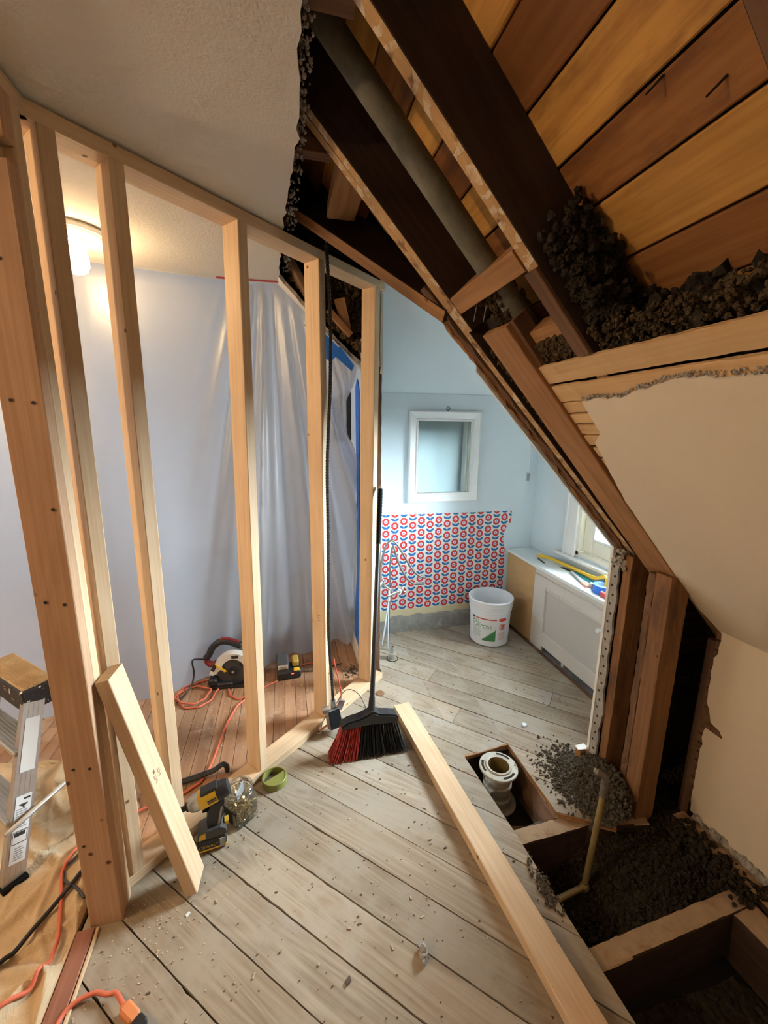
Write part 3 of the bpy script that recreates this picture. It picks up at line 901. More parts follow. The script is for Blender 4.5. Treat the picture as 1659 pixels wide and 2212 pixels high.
# ---- window
win = thing('window_1', 'bright white-cased window above the radiator cover', 'window', kind='structure')
b = MB()
b.box((1.852, WY1+.055, (WZ0+WZ1)/2-.02), (.022, .11, WZ1-WZ0+.04), ch=.004); b.box((1.846, WY1+.098, (WZ0+WZ1)/2-.02), (.03, .022, WZ1-WZ0+.04), ch=.004)
b.box((1.852, WY0-.05, (WZ0+WZ1)/2-.02), (.022, .10, WZ1-WZ0+.04), ch=.004)
b.box((1.852, (WY0+WY1)/2, WZ1+.06), (.026, WY1-WY0+.24, .11), ch=.004)
b.build('casing', [M_['white']], I4, win)
b = MB(); b.box((1.845, (WY0+WY1)/2+.02, WZ0-.03), (.05, WY1-WY0+.32, .022), ch=.004); b.build('sill', [M_['white']], I4, win)
b = MB()
for yy in (WY1-.012, WY0+.012): b.box((1.91, yy, (WZ0+WZ1)/2), (.11, .024, WZ1-WZ0))
b.box((1.91, (WY0+WY1)/2, WZ0+.012), (.11, WY1-WY0, .024)); b.box((1.91, (WY0+WY1)/2, WZ1-.012), (.11, WY1-WY0, .024))
b.build('jamb', [M_['creamtrim']], I4, win)
b = MB(); y0, y1, z0, z1 = WY0+.026, WY1-.026, WZ0+.026, WZ1-.026
for yy in (y0+.04, y1-.04): b.box((1.905, yy, (z0+z1)/2), (.04, .08, z1-z0), ch=.004)
for zz in (z0+.045, z1-.045): b.box((1.905, (y0+y1)/2, zz), (.04, y1-y0-.16, .09), ch=.004)
b.build('sash', [M_['creamtrim']], I4, win)
b = MB(); ya, yb, za, zb = y0+.08, y1-.08, z0+.09, z1-.09
for yy in (ya+.008, yb-.008): b.box((1.893, yy, (za+zb)/2), (.018, .016, zb-za))
for zz in (za+.008, zb-.008): b.box((1.893, (ya+yb)/2, zz), (.018, yb-ya-.032, .016))
b.build('glazing_bead', [M_['white']], I4, win)
b = MB(); b.box((1.915, (ya+yb)/2, (za+zb)/2), (.004, yb-ya, zb-za)); b.build('pane', [M_['glass']], I4, win)
b = MB(); b.box((34, 6, -3.2), (64, 90, .1)); o = b.build('lawn', [M_['lawn']]); tag(o, 'green lawn outside below the alcove window', 'lawn', kind='structure')

# ---- partition between alcove and bedroom, bedroom shell
part = thing('wall_partition', 'old partition end with raw stud and laths between bedroom and alcove', 'wall', kind='structure')
b = MB(); b.box((.428, 3.3, .99), (.016, 2.0, 1.98)); b.build('bedroom_plaster', [M_['bedwall']], I4, part)
b = MB(); b.box((.527, 2.52, 1.1), (.014, .46, 2.2)); b.build('alcove_plaster', [M_['blue']], I4, part)
beam('stud', (.505, 2.285, .0), (.505, 2.285, 1.835), .05, .034, M_['oldwood'], up=(0, 1, 0), parent=part, jit=.0015)
beam('furring', (.490, 2.262, 1.835), (.490, 2.262, 2.225), .020, .020, M_['lathwood'], up=(0, 1, 0), parent=part, jit=.001)
b = MB(); b.prism([(.519+random.uniform(-.002, .003), 2.262, 1.80+.4*k/14) for k in range(15)]+[(.534, 2.262, 2.2), (.534, 2.262, 1.80)], (0, .02, 0)); b.build('torn_plaster', [M_['ceil']], I4, part)
b = MB(); b.box((.416, 3.27, .055), (.014, 1.8, .11), ch=.003); b.build('baseboard', [M_['white']], I4, part)
b = MB(); b.box((.42, 2.345, .10), (.022, .02, .2)); b.build('wood_edge', [M_['oldorange']], I4, part)

bed = thing('wall_bedroom', 'pale bedroom walls behind the plastic sheet', 'wall', kind='structure')
b = MB()
BY0, BY1, BZ0, BZ1 = 3.05, 3.50, 1.05, 1.47
b.box((-1.3, 4.35, 1.12), (3.6, .1, 2.3))
b.box((-3.05, (-2.4+BY0)/2, 1.12), (.1, BY0+2.4, 2.3)); b.box((-3.05, (BY1+4.4)/2, 1.12), (.1, 4.4-BY1, 2.3))
b.box((-3.05, (BY0+BY1)/2, BZ0/2), (.1, BY1-BY0, BZ0)); b.box((-3.05, (BY0+BY1)/2, (BZ1+2.3)/2), (.1, BY1-BY0, 2.3-BZ1))
b.build('plaster', [M_['bedwall']], I4, bed)
b = MB()
E1 = [V((0+.42*k/16, 2.275+random.uniform(-.012, .012)+.05*math.sin(k*.2), 2.24-.976*.42*k/16)) for k in range(17)]
b.prism(E1+[V((.42, 4.3, 2.24-.976*.42)), V((0, 4.3, 2.24))], (.012, 0, .012), mside=1); b.build('sloped_plaster', [M_['ceil'], M_['plaster_edge']], I4, bed)
crumbs('wool_on_slope', [(V((t*.42+.03, 2.30+random.uniform(-.02, .12), 2.265-.976*.42*t+random.uniform(0, .03)+.02)), random.uniform(.008, .02)) for t in [random.random() for _ in range(150)]], M_['insul_tan'], bed, .5)
# wool packed in the void above that slope
pts = []
for k in range(1400):
    t = random.random(); pts.append((V((.16+t*.36, 2.36+random.uniform(-.03, .05), 2.52-.976*(.16+t*.36)+random.uniform(-.16, .12))), random.uniform(.006, .018)))
crumbs('wool_in_void', pts, M_['insul_tan'], bed, .5)
beam('void_block', (.30, 2.26, 2.16), (.34, 2.30, 2.02), .05, .04, M_['oldorange'], up=(0, 1, 0), parent=bed)
beam('void_block', (.24, 2.25, 2.10), (.36, 2.28, 1.99), .03, .03, M_['oldorange'], up=(0, 1, 0), parent=bed)
beam('void_block', (.03, 2.24, 2.35), (.20, 2.27, 2.07), .03, .10, M_['oldwood'], up=(0, 1, 0), parent=bed)

bwin = thing('window_2', 'bedroom window in the side wall behind the plastic sheet', 'window', kind='structure')
b = MB()
for yy in (BY0+.03, (BY0+BY1)/2, BY1-.03): b.box((-3.04, yy, (BZ0+BZ1)/2), (.05, .06, BZ1-BZ0))
for zz in (BZ0+.03, BZ1-.03): b.box((-3.04, (BY0+BY1)/2, zz), (.05, BY1-BY0, .06))
b.build('sash', [M_['white']], I4, bwin)

rear = thing('wall_rear', 'plain wall closing the hall behind the viewpoint', 'wall', kind='structure')
b = MB()
b.box((-.4, -2.35, 1.12), (5.4, .1, 2.3))
b.build('plaster', [M_['cream']], I4, rear)

# ---- knee wall with its torn opening
knee = thing('wall_knee', 'cream plastered knee wall torn open beside the old studs', 'wall', kind='structure')
ed = []
for k in range(31):
    t = k/30; z = .0+.77*t
    y = 1.052+random.uniform(-.004, .004)+(.012 if .62 < t < .9 else 0)
    if .50 < t < .56: y += .0
    ed.append((1.54, y, z))
b = MB(); b.prism([(1.54, -1.6, .0)]+ed+[(1.54, 1.06, .785), (1.54, -1.6, .785)], (.012, 0, 0), mside=1); b.build('plaster', [M_['cream'], M_['plaster_edge']], I4, knee)
for k in range(19):
    z = .02+k*.040
    beam('lath', (1.558, 1.075+random.uniform(-.006, .008), z+.017), (1.558, -1.6, z+.017), .010, .033, M_['oldwood'], parent=knee, ch=.001)
beam('stud', (1.612, 1.098, -.10), (1.612, 1.098, .72), .09, .04, M_['oldwood'], up=(0, 1, 0), parent=knee)
beam('stud', (1.356, 1.120, -.165), (1.356, 1.120, .995), .086, .066, M_['postwood'], up=(0, 1, 0), parent=knee, jit=.0012)
beam('stud_scab', (1.330, 1.169, -.16), (1.330, 1.169, .985), .034, .030, M_['oldwood'], up=(0, 1, 0), parent=knee, jit=.003)
b = MB(); b.prism([(1.536, .985, .385), (1.536, 1.06, .385), (1.536, 1.066, .46), (1.536, 1.05, .47), (1.536, 1.035, .415), (1.536, 1.0, .405)], (.006, 0, 0)); b.build('torn_flap', [M_['oldwood']], I4, knee)
crumbs('torn_plaster_foot', [(V((1.535, random.uniform(.5, 1.04), .0+random.uniform(-.012, .012))), random.uniform(.005, .012)) for _ in range(120)], M_['plaster_edge'], knee)
b = MB(); b.prism([(1.53, 1.03, -.10), (1.53, -1.2, -.10), (1.53, -1.2, -.005), (1.53, .80, -.012), (1.53, 1.03, -.005)], (.03, 0, 0)); b.build('sill_plate', [M_['joisttop']], I4, knee)

# ---- new stud wall set diagonally
TA = V((-.546, 1.251, 0)); TT = V((.7516, .6596, 0)); TN = V((.6596, -.7516, 0))
def sw(s, z, back=.0445): return TA+TT*s-TN*back+V((0, 0, z))
wall_left = thing('wall_left', 'new bare pine stud wall set diagonally across the room', 'stud wall', kind='structure')
beam('bottom_plate', sw(-.02, .019), sw(1.431, .019), .089, .038, M_['pine'], parent=wall_left)
beam('top_plate', sw(-.03, 2.2125), sw(1.42, 2.2125), .089, .038, M_['pine'], parent=wall_left)
SMAT = M_['pine']
for s0, s1 in ((.020, .036), (.167, .187), (.537, .577), (.953, .966), (1.326, 1.366)):
    beam('stud', sw(s0, .039), sw(s1, 2.193), .038, .089, SMAT, up=TN, parent=wall_left)
for (st, sz, size, txt) in ((.953, .56, .022, 'HT'), (.953, .50, .02, 'HT'),):
    pass
wall_door = thing('wall_doorway', 'new pine doorway jamb of doubled studs at the left edge', 'door frame', kind='structure')
JX0, JX1 = -.634, -.546
jc = (JX0+JX1)/2
beam('jack_stud', (jc, 1.168, .0), (jc, 1.168, 2.055), JX1-JX0, .038, M_['pine_red'], up=(0, 1, 0), parent=wall_door)
beam('king_stud', (jc, 1.207, .0), (jc, 1.207, 2.193), JX1-JX0, .038, M_['pine'], up=(0, 1, 0), parent=wall_door)
beam('corner_stud', (jc-.012, 1.246, .0), (jc-.012, 1.246, 2.193), JX1-JX0-.02, .036, M_['pine'], up=(0, 1, 0), parent=wall_door)
beam('top_plate', (jc, 1.262, 2.2125), (jc, -.6, 2.2125), JX1-JX0, .038, M_['pine'], parent=wall_door)
beam('header', (jc-.022, 1.187, 2.055+.019+.0), (jc-.022, -.6, 2.055+.019), .044+.04, .036, M_['pine'], parent=wall_door)
beam('cripple_stud', (jc, 1.168, 2.055+.04), (jc, 1.168, 2.193), JX1-JX0, .036, M_['pine_red'], up=(0, 1, 0), parent=wall_door)

# ================================================================== OBJECTS
def R3(ax, deg): return Matrix.Rotation(math.radians(deg), 3, ax)

# ---- milky plastic sheet hung behind the studs
def poly_at(P, t):
    L = [0]
    for a, b in zip(P, P[1:]): L.append(L[-1]+(V(b)-V(a)).length)
    d = t*L[-1]
    for k in range(len(P)-1):
        if d <= L[k+1] or k == len(P)-2:
            u = (d-L[k])/max(1e-6, L[k+1]-L[k]); return V(P[k]).lerp(V(P[k+1]), u)
def sheet():
    top = [(-2.9, 2.29), (-.86, 2.29), (-.26, 2.385), (-.01, 2.372), (.20, 2.335), (.412, 2.30)]
    NU, NV = 230, 70
    vs, fs = [], []
    for i in range(NU+1):
        u = i/NU
        x = -2.9+3.312*u**.82
        # top edge
        for (xa, ya), (xb, yb) in zip(top, top[1:]):
            if xa <= x <= xb+1e-6: yt = ya+(yb-ya)*(x-xa)/(xb-xa)
        zt = 2.236 if x < -.005 else 2.236-.976*(x+.005)
        # hem
        bx = x
        by = 2.22+.05*math.sin(x*5)
        by += .33/(1+math.exp(-(x+.62)*14))+.06*max(0, x)
        bz = .006
        if x > .15: bz = .006+.25*(x-.15)
        gather = 1/(1+math.exp(-(x+.28)*16))
        for j in range(NV+1):
            v = j/NV
            y = yt+(by-yt)*v**1.25
            z = zt+(bz-zt)*v
            xx = x
            # folds fan out from the taped corner
            ph = (x+.04)/(.10+.34*v)
            amp = gather*(.012+.040*min(1, v*1.6))
            nz_ = mnoise.noise(V((ph*2.3, v*.6, 5.5)))
            y += amp*(1+nz_)*math.sin(ph*9.5+1.2+nz_*2.2)+amp*.30*math.sin(ph*24+.4+nz_*3)
            y += (1-gather)*.025*v*math.sin(x*4.2+z*2.3)+.012*v*mnoise.noise(V((x*3.1, z*2.1, 1.7)))
            y += .05*gather*max(0, v-.85)*math.sin(x*31)
            if x > .30:                                   # slack side edge pulls away from the wall
                k = (x-.30)/.112
                e = math.exp(-((z-1.58)/.16)**2)
                xx -= k*.085*e; y += .05*k*e
            if v < .02: y, z = yt, zt
            vs.append((xx, y, max(z, .004)))
    for i in range(NU):
        for j in range(NV):
            a = i*(NV+1)+j; fs.append((a, a+1, a+NV+2, a+NV+1))
    o = mesh_obj('plastic_sheet', vs, fs, M_['sheet'], I4, None, True)
    tag(o, 'milky translucent plastic dust sheet hung from the ceiling behind the studs', 'plastic sheet')
sheet()

def tape(pts, d, mat, label, name='tape_strip', grp=None):
    b = MB(); b.prism(pts, d)
    o = b.build(name, [mat]); tag(o, label, 'tape', grp); return o
sl = V((.715, -.05, -.697)).normalized(); sd = V((-.69, -.02, -.72)).normalized()
def sp(t, w): return V((-.005, 2.338, 2.236)).lerp(V((.412, 2.268, 1.83)), t)+sd*w
tape([sp(.40, .012), sp(.80, .012), sp(.78, .062), sp(.40, .058)], (0, -.001, 0), M_['bluetape'], 'long blue tape strip along the sloped top of the plastic sheet')
tape([sp(.74, .000)+V((0, -.002, 0)), sp(.95, .02)+V((0, -.002, 0)), sp(.97, .05)+V((0, -.002, 0)), sp(.76, .058)+V((0, -.002, 0))], (0, -.001, 0), M_['bluetape'], 'short overlapping blue tape strip at the low end of the slope')
tape([sp(.66, .055)+V((0, -.003, 0)), sp(.78, .055)+V((0, -.003, 0)), sp(.78, .10)+V((0, -.003, 0)), sp(.66, .10)+V((0, -.003, 0))], (0, -.001, 0), M_['bluetape'], 'square blue tape tab sticking down from the slope tape')
tape([(.4155, 2.40, 1.79), (.4155, 2.46, 1.74), (.4155, 2.43, 1.2), (.4155, 2.43, .6), (.4155, 2.52, .30), (.4155, 2.52, .13), (.4155, 2.36, .13), (.4155, 2.35, .6), (.4155, 2.34, 1.2), (.4155, 2.34, 1.72)], (-.0012, 0, 0), M_['bluetape'], 'tall blue tape strip running down the white partition beside the last stud')
tape([(-.30, 2.345, 2.2385), (-.01, 2.335, 2.2385), (.0, 2.355, 2.2385), (-.30, 2.37, 2.2385)], (0, 0, -.001), M_['redtape'], 'thin red tape strip holding the plastic sheet to the ceiling')

# dark frame on the partition, seen past the slack sheet
fr = thing('picture_frame', 'black framed picture on the white partition above the sheet gap', 'picture', (.418, 3.05, 1.58))
b = MB(); b.box((-.013, -.38, 0), (.026, .03, .32)); b.box((-.013, .38, 0), (.026, .03, .32)); b.box((-.013, 0, .145), (.026, .73, .03)); b.box((-.013, 0, -.145), (.026, .73, .03)); b.build('frame', [M_['black']], WM[fr.name], fr)
b = MB(); b.box((-.004, 0, 0), (.006, .73, .26)); b.build('picture', [M_['greyplastic']], WM[fr.name], fr)

# armchair seen as a dark shape behind the plastic
ac = thing('armchair', 'dark armchair dimly seen through the foot of the plastic sheet', 'armchair', (-.50, 2.92, 0), 0)
b = MB(); b.box((0, 0, .24), (.62, .6, .2), ch=.04); b.build('seat', [M_['furniture']], WM[ac.name], ac)
b = MB(); b.box((0, .26, .40), (.62, .16, .42), ch=.05); b.build('backrest', [M_['furniture']], WM[ac.name], ac)
for s in (-1, 1):
    b = MB(); b.box((s*.33, 0, .29), (.12, .6, .30), ch=.03); b.build('armrest', [M_['furniture']], WM[ac.name], ac)
    for t in (-1, 1):
        b = MB(); b.cyl((s*.3, t*.25, 0), (s*.3, t*.25, .15), .018, .024, 10); b.build('leg', [M_['furniture']], WM[ac.name], ac)

# ---- ceiling light in the bedroom
cl = thing('ceiling_light', 'white round ceiling lampholder with a glowing bare bulb', 'lamp', (-.765, 1.985, 2.24))
b = MB(); b.lathe([(.0, -.001), (.118, -.001), (.122, -.010), (.112, -.018), (.100, -.016), (.094, -.022), (.080, -.026), (.052, -.022), (.045, -.04), (.0, -.04)], 40); auto_smooth(b.build('base', [M_['white']], WM[cl.name], cl), 30)
b = MB(); b.lathe([(.0, -.152), (.020, -.149), (.036, -.138), (.044, -.12), (.044, -.09), (.038, -.058), (.024, -.042)], 24)
auto_smooth(b.build('bulb', [emit('glowing_bulb', (1.0, .70, .36), 110.0)], WM[cl.name], cl), 60)

# ---- leaning offcut and loose stud
o = beam('stud_offcut', (-.349, 1.212, .008), (-.523, 1.225, .80), .089, .038, M_['pine'], up=(.998, -.06, 0))
tag(o, 'short pine stud offcut leaning against the doubled studs', 'lumber')
for dy_ in (-.008, .02): text_mesh('stamp', 'HT', .022, M_['stamp'], WM[o.name] @ Matrix.Translation((.02, dy_-.01, .0196)), o)
d = V((.128, -1.279, 0)).normalized()
o = beam('loose_stud', V((.564, 1.890, .0195)), V((.564, 1.890, .0195))+d*1.66, .089, .038, M_['pine'])
tag(o, 'long loose pine stud lying flat on the plank floor', 'lumber')

# lumber stamps
def stamp(txt, s, z, size, side):
    # on the stud faces that look along the wall (-t) or into the room (n)
    if side == 't': R = (-TN, V((0, 0, 1)), -TT); org = sw(s-.0202, z, .0)
    else: R = (TT, V((0, 0, 1)), TN); org = sw(s, z, -.0006)
    M = Matrix(((R[0].x, R[1].x, R[2].x, org.x), (R[0].y, R[1].y, R[2].y, org.y), (R[0].z, R[1].z, R[2].z, org.z), (0, 0, 0, 1)))
    M = M @ Matrix.Rotation(math.pi/2, 4, 'Z')
    text_mesh('stamp', txt, size, M_['stamp'], M, wall_left)
def find_st(s0, s1, z): return s0+(s1-s0)*z/2.2
Mx = Matrix(((-1, 0, 0, 0), (0, 1, 0, 0), (0, 0, 1, 0), (0, 0, 0, 1)))
def stamp_t(txt, s0, s1, z, back, size):
    s = find_st(s0, s1, z)-.0194
    # text reads bottom to top on the -t face; x axis up, y axis towards +n (left seen from the face)
    X, Z = V((0, 0, 1)), -TT
    Y = Z.cross(X)
    org = TA+TT*s-TN*back+V((0, 0, z))
    M = Matrix(((X.x, Y.x, Z.x, org.x), (X.y, Y.y, Z.y, org.y), (X.z, Y.z, Z.z, org.z), (0, 0, 0, 1)))
    text_mesh('stamp', txt, size, M_['stamp'], M, wall_left)
stamp_t('HT', .953, .966, .565, .030, .030); stamp_t('HT', .953, .966, .55, .075, .020)
X = TT; Zv = V((0, 0, 1)); Yv = Zv.cross(X)
for s_, tx in ((.86, 'HT'), (.98, 'HT'), (1.13, 'HT')):
    org = TA+TT*s_-TN*.07+V((0, 0, .0386))
    text_mesh('stamp', tx, .026, M_['stamp'], Matrix(((X.x, Yv.x, 0, org.x), (X.y, Yv.y, 0, org.y), (0, 0, 1, org.z), (0, 0, 0, 1))), wall_left)

for (dx, z_) in ((-.022, 1.56), (.022, 1.555), (-.02, 1.06), (.021, 1.05), (-.02, .56), (.02, .555), (.0, 1.86), (-.025, .30), (.028, 1.30)):
    b = MB(); b.cyl((jc+dx, 1.1487, z_), (jc+dx, 1.1478, z_), .0042, seg=10); b.build('screw_head', [M_['ink']], I4, wall_door)

# ---- drop cloth, threshold strip
def cloth_z(x, y):
    p = V((x, y, 0))
    w = mnoise.noise(V((x*4.0, y*4.0, .3)))*.5
    z = .005
    for k, (ang, fr, am, of) in enumerate(((.9, 9, .010, 0), (2.2, 13, .007, 3.1), (.35, 21, .004, 1.7), (1.5, 6.5, .008, 5.2))):
        t = (x*math.cos(ang)+y*math.sin(ang))*fr+w*3+of
        z += am*max(0, 1-abs((t % 2)-1)/.26)*(.3+.9*abs(mnoise.noise(V((x*3, y*3, k*7.7)))))*4.0
    return z
CLB = [(-.662, .70), (-.668, 1.10), (-.665, 1.20), (-.70, 1.30), (-.66, 1.45), (-.62, 1.56), (-.70, 1.72), (-.95, 1.86), (-1.35, 1.95)]
def cloth():
    NX, NY = 170, 130
    vs, fs = [], []
    for i in range(NX+1):
        for j in range(NY+1):
            y = .70+1.25*j/NY
            xr = -.665
            for (xa, ya), (xb, yb) in zip(CLB, CLB[1:]):
                if ya <= y <= yb: xr = xa+(xb-xa)*(y-ya)/(yb-ya)
            x = xr+(-2.2-xr)*(i/NX)**1.6
            vs.append((x, y, .001+cloth_z(x, y)*min(1, .2+i/8)))
    for i in range(NX):
        for j in range(NY):
            a = i*(NY+1)+j; fs.append((a, a+NY+1, a+NY+2, a+1))
    o = mesh_obj('drop_cloth', vs, fs, M_['canvas'], I4, None, True)
    tag(o, 'wrinkled tan canvas drop cloth under the stepladder', 'drop cloth')
cloth()
o = beam('threshold_strip', (-.640, 1.14, .004), (-.600, -.25, .004), .048, .012, M_['threshold']); tag(o, 'worn red-brown threshold strip along the edge of the plank floor', 'threshold')
for dx, nm in ((-.031, 'pale bare wood strip left of the threshold'), (.031, 'pale bare wood strip right of the threshold')):
    o = beam('edge_strip', (-.640+dx, 1.14, .003), (-.600+dx, -.25, .003), .009, .010, M_['pine']); tag(o, nm, 'trim strip')

# ---- stepladder
ld = thing('stepladder', 'small aluminium stepladder with a dusty black top cap', 'stepladder', (-.98, 1.52, 0))
Wd, Dd = V((-.74, .67, 0)), V((.67, .74, 0))
capF = V((-.914, 1.507, 0))                                   # front right corner of the cap
H = .60
b = MB()
Rm = Matrix((Wd, Dd, V((0, 0, 1)))).transposed()
cc = capF+Wd*.175+Dd*.052
def LM(o_): return o_
b.box(cc+V((0, 0, H-.042)), (.35, .108, .084), Rm, ch=.006); b.build('top_cap', [M_['splatter']], I4, ld)
b = MB(); b.box(cc+V((0, 0, H+.0015)), (.33, .096, .003), Rm)
for k in range(24): b.box(cc+Dd*(-.044+.0038*k)+V((0, 0, H+.004)), (.325, .0016, .003), Rm)
b.build('ribbed_top', [M_['dustytop']], I4, ld)
def rail(top, bot, out, nm, w=.062, wf=.026):
    top, bot = V(top), V(bot)
    ax = (top-bot).normalized(); side = out; dep = ax.cross(side).normalized()
    b = MB(); L = (top-bot).length; c = (top+bot)/2
    Rr = Matrix((dep, side, ax)).transposed()
    b.box(c, (w, .003, L), Rr)
    for s in (-1, 1): b.box(c+dep*s*(w/2-.0015)-side*wf/2, (.003, wf, L), Rr)
    for s in (-.25, 0, .25): b.box(c+dep*s*w*.9+side*.0016, (.002, .001, L), Rr)
    o = b.build(nm, [M_['alu']], I4, ld); return o, c, Rr, L, dep, side, ax
ftop, fbot = capF+Dd*.03+V((0, 0, H-.05)), V((-.932, 1.340, .012))
o, rc, Rr, RL, dep, side, ax = rail(ftop, fbot, -Wd, 'front_rail')
rail(ftop+Wd*.34, fbot+Wd*.43, Wd, 'front_rail')
rail(capF+Dd*.09+Wd*.02+V((0, 0, H-.05)), capF+Dd*.40-Wd*.02+V((0, 0, .012)), -Wd, 'rear_rail', .03, .02)
rail(capF+Dd*.09+Wd*.33+V((0, 0, H-.05)), capF+Dd*.40+Wd*.40+V((0, 0, .012)), Wd, 'rear_rail', .03, .02)
for z_ in (.19, .40):
    t = z_/(H-.05); p0 = fbot.lerp(ftop, t); p1 = (fbot+Wd*.43).lerp(ftop+Wd*.34, t)
    b = MB(); c = (p0+p1)/2
    b.box(c, ((p1-p0).length-.006, .08, .018), Rm, ch=.002)
    for k in range(8): b.box(c+Dd*(-.035+.01*k)+V((0, 0, .010)), ((p1-p0).length-.01, .003, .003), Rm)
    b.build('step', [M_['alu']], I4, ld)
b = MB(); b.cyl(fbot-Wd*.004+V((0, 0, .19)), capF+Dd*.27-Wd*.01+V((0, 0, .24)), .008, .008, 8); b.build('spreader', [M_['steel']], I4, ld)
for p in (fbot, fbot+Wd*.43, capF+Dd*.40-Wd*.02, capF+Dd*.40+Wd*.40):
    b = MB(); b.box(V((p.x, p.y, .010)), (.07, .035, .020), Rm.copy() @ R3('Z', 90), ch=.003); b.build('foot', [M_['blackmatt']], I4, ld)
Lr = lambda u_, w_: rc+ax*u_+dep*w_+side*.0028
def label(u0, u1, w0, w1, mat, nm, off=0.0, par=None):
    b = MB(); b.prism([Lr(u0, w0)+side*off, Lr(u1, w0)+side*off, Lr(u1, w1)+side*off, Lr(u0, w1)+side*off], side*.0006); return b.build(nm, [mat], I4, par or ld)
label(.06, .235, -.021, .021, M_['lightlabel'], 'blank_label')
lb = label(-.225, -.015, -.022, .022, M_['lightlabel'], 'warning_label')
lines = [(-.03, .004), (-.04, .003)]
for k in range(9): label(-.115+.007*k, -.112+.007*k, -.018, .016-.004*(k % 3), M_['greyink'], 'print_line', .0007, lb)
label(-.165, -.163, -.02, .02, M_['ink'], 'print_rule', .0007, lb); label(-.128, -.126, -.02, .02, M_['ink'], 'print_rule', .0007, lb)
label(-.165, -.126, -.02, -.019, M_['ink'], 'print_rule', .0007, lb); label(-.165, -.126, .019, .02, M_['ink'], 'print_rule', .0007, lb)
label(-.142, -.130, -.016, .014, M_['ink'], 'print_block', .0007, lb)
for k in range(6): label(-.215+.007*k, -.212+.007*k, -.012, .014-.004*(k % 2), M_['greyink'], 'print_line', .0007, lb)
label(-.030, -.024, .0, .018, M_['ink'], 'print_block', .0007, lb)
for k in range(5): label(-.045-.003*k, -.042-.0028*k, -.012+.004*k, .012-.003*k, M_['ink'], 'print_block', .0007, lb)

# ---- cords
def cord(name, pts, r, mat, label_, cat='cord', group=None, seg=8):
    P = []
    for p, q_ in zip(pts, pts[1:]+pts[-1:]):
        for t in ((0, .5) if q_ is not p else (0,)):
            x, y, z = [p[k]+(q_[k]-p[k])*t for k in range(3)]
            P.append((x, y, max(z, r+.0004, cloth_z(x, y)+r+.004 if x < -.64 and y < 1.6 else 0)))
    b = MB(); b.tube(P, r, seg, 5)
    o = b.build(name, [mat], I4, None, True); tag(o, label_, cat, group); return o
cord('extension_cord', [(-.39, 2.333, .006), (-.435, 2.289, .006), (-.458, 2.196, .006), (-.51, 2.148, .008), (-.581, 2.157, .006), (-.635, 2.228, .006), (-.65, 2.294, .006), (-.607, 2.337, .006), (-.55, 2.34, .014), (-.47, 2.29, .014), (-.49, 2.206, .014), (-.54, 2.172, .014), (-.61, 2.20, .014), (-.66, 2.27, .006), (-.62, 2.36, .006), (-.524, 2.40, .006), (-.42, 2.40, .006)], .0048, M_['orangecord'], 'orange extension cord coiled on the floor beside the circular saw')
cord('extension_cord', [(-.374, 2.284, .006), (-.356, 2.219, .006), (-.309, 2.174, .006), (-.247, 2.185, .014), (-.199, 2.235, .006), (-.096, 2.304, .006), (-.02, 2.42, .006), (.10, 2.45, .006), (.17, 2.44, .006), (.26, 2.42, .006)], .0048, M_['orangecord'], 'orange extension cord running behind the battery charger')
cord('extension_cord', [(-.2, 2.244, .006), (-.248, 2.19, .006), (-.31, 2.114, .006), (-.343, 1.992, .006), (-.359, 1.879, .006), (-.371, 1.778, .006), (-.384, 1.699, .006), (-.409, 1.63, .006), (-.47, 1.585, .006), (-.60, 1.54, .014), (-.719, 1.461, .022), (-.769, 1.428, .024), (-.79, 1.383, .024), (-.786, 1.327, .024), (-.741, 1.219, .022), (-.705, 1.123, .022), (-.700, 1.067, .022), (-.72, 1.013, .022), (-.77, .98, .022), (-.83, .95, .022)], .0055, M_['orangecord'], 'long orange extension cord crossing the floor and the drop cloth')
pl = thing('extension_cord', 'orange extension cord with its socket end on the planks at the bottom edge', 'cord', (-.45, .92, 0))
b = MB(); b.tube([(-.625, .90, .008), (-.614, .945, .010), (-.591, .964, .012), (-.551, .971, .014), (-.517, .96, .014), (-.496, .957, .016), (-.475, .935, .018), (-.462, .919, .018)], .0058, 10, 6); b.build('cord', [M_['orangecord']], I4, pl, True)
b = MB(); dpl = V((.038, -.033, 0)).normalized(); p0 = V((-.464, .920, .018))
Rp = Matrix((dpl, V((-dpl.y, dpl.x, 0)), V((0, 0, 1)))).transposed()
b.box(p0+dpl*.026, (.052, .030, .030), Rp, ch=.006); b.box(p0+dpl*.004, (.02, .018, .018), Rp, ch=.004); b.build('socket', [M_['orangeplug']], I4, pl)
b = MB(); b.box(p0+dpl*.066, (.030, .028, .028), Rp, ch=.005); b.build('black_plug', [M_['black']], I4, pl)
cord('power_cable', [(-.69, 1.40, .03), (-.716, 1.325, .034), (-.738, 1.264, .032), (-.764, 1.21, .028), (-.789, 1.161, .026), (-.808, 1.109, .026), (-.825, 1.08, .026), (-.863, 1.037, .026), (-.95, .97, .026)], .0065, M_['black'], 'straight black power cable across the drop cloth')
cord('power_cable', [(-.672, 1.215, .022), (-.717, 1.261, .024), (-.77, 1.302, .024), (-.79, 1.343, .024), (-.754, 1.39, .024), (-.70, 1.41, .024)], .0045, M_['darkgrey'], 'thin grey cable looping on the drop cloth beside the post')

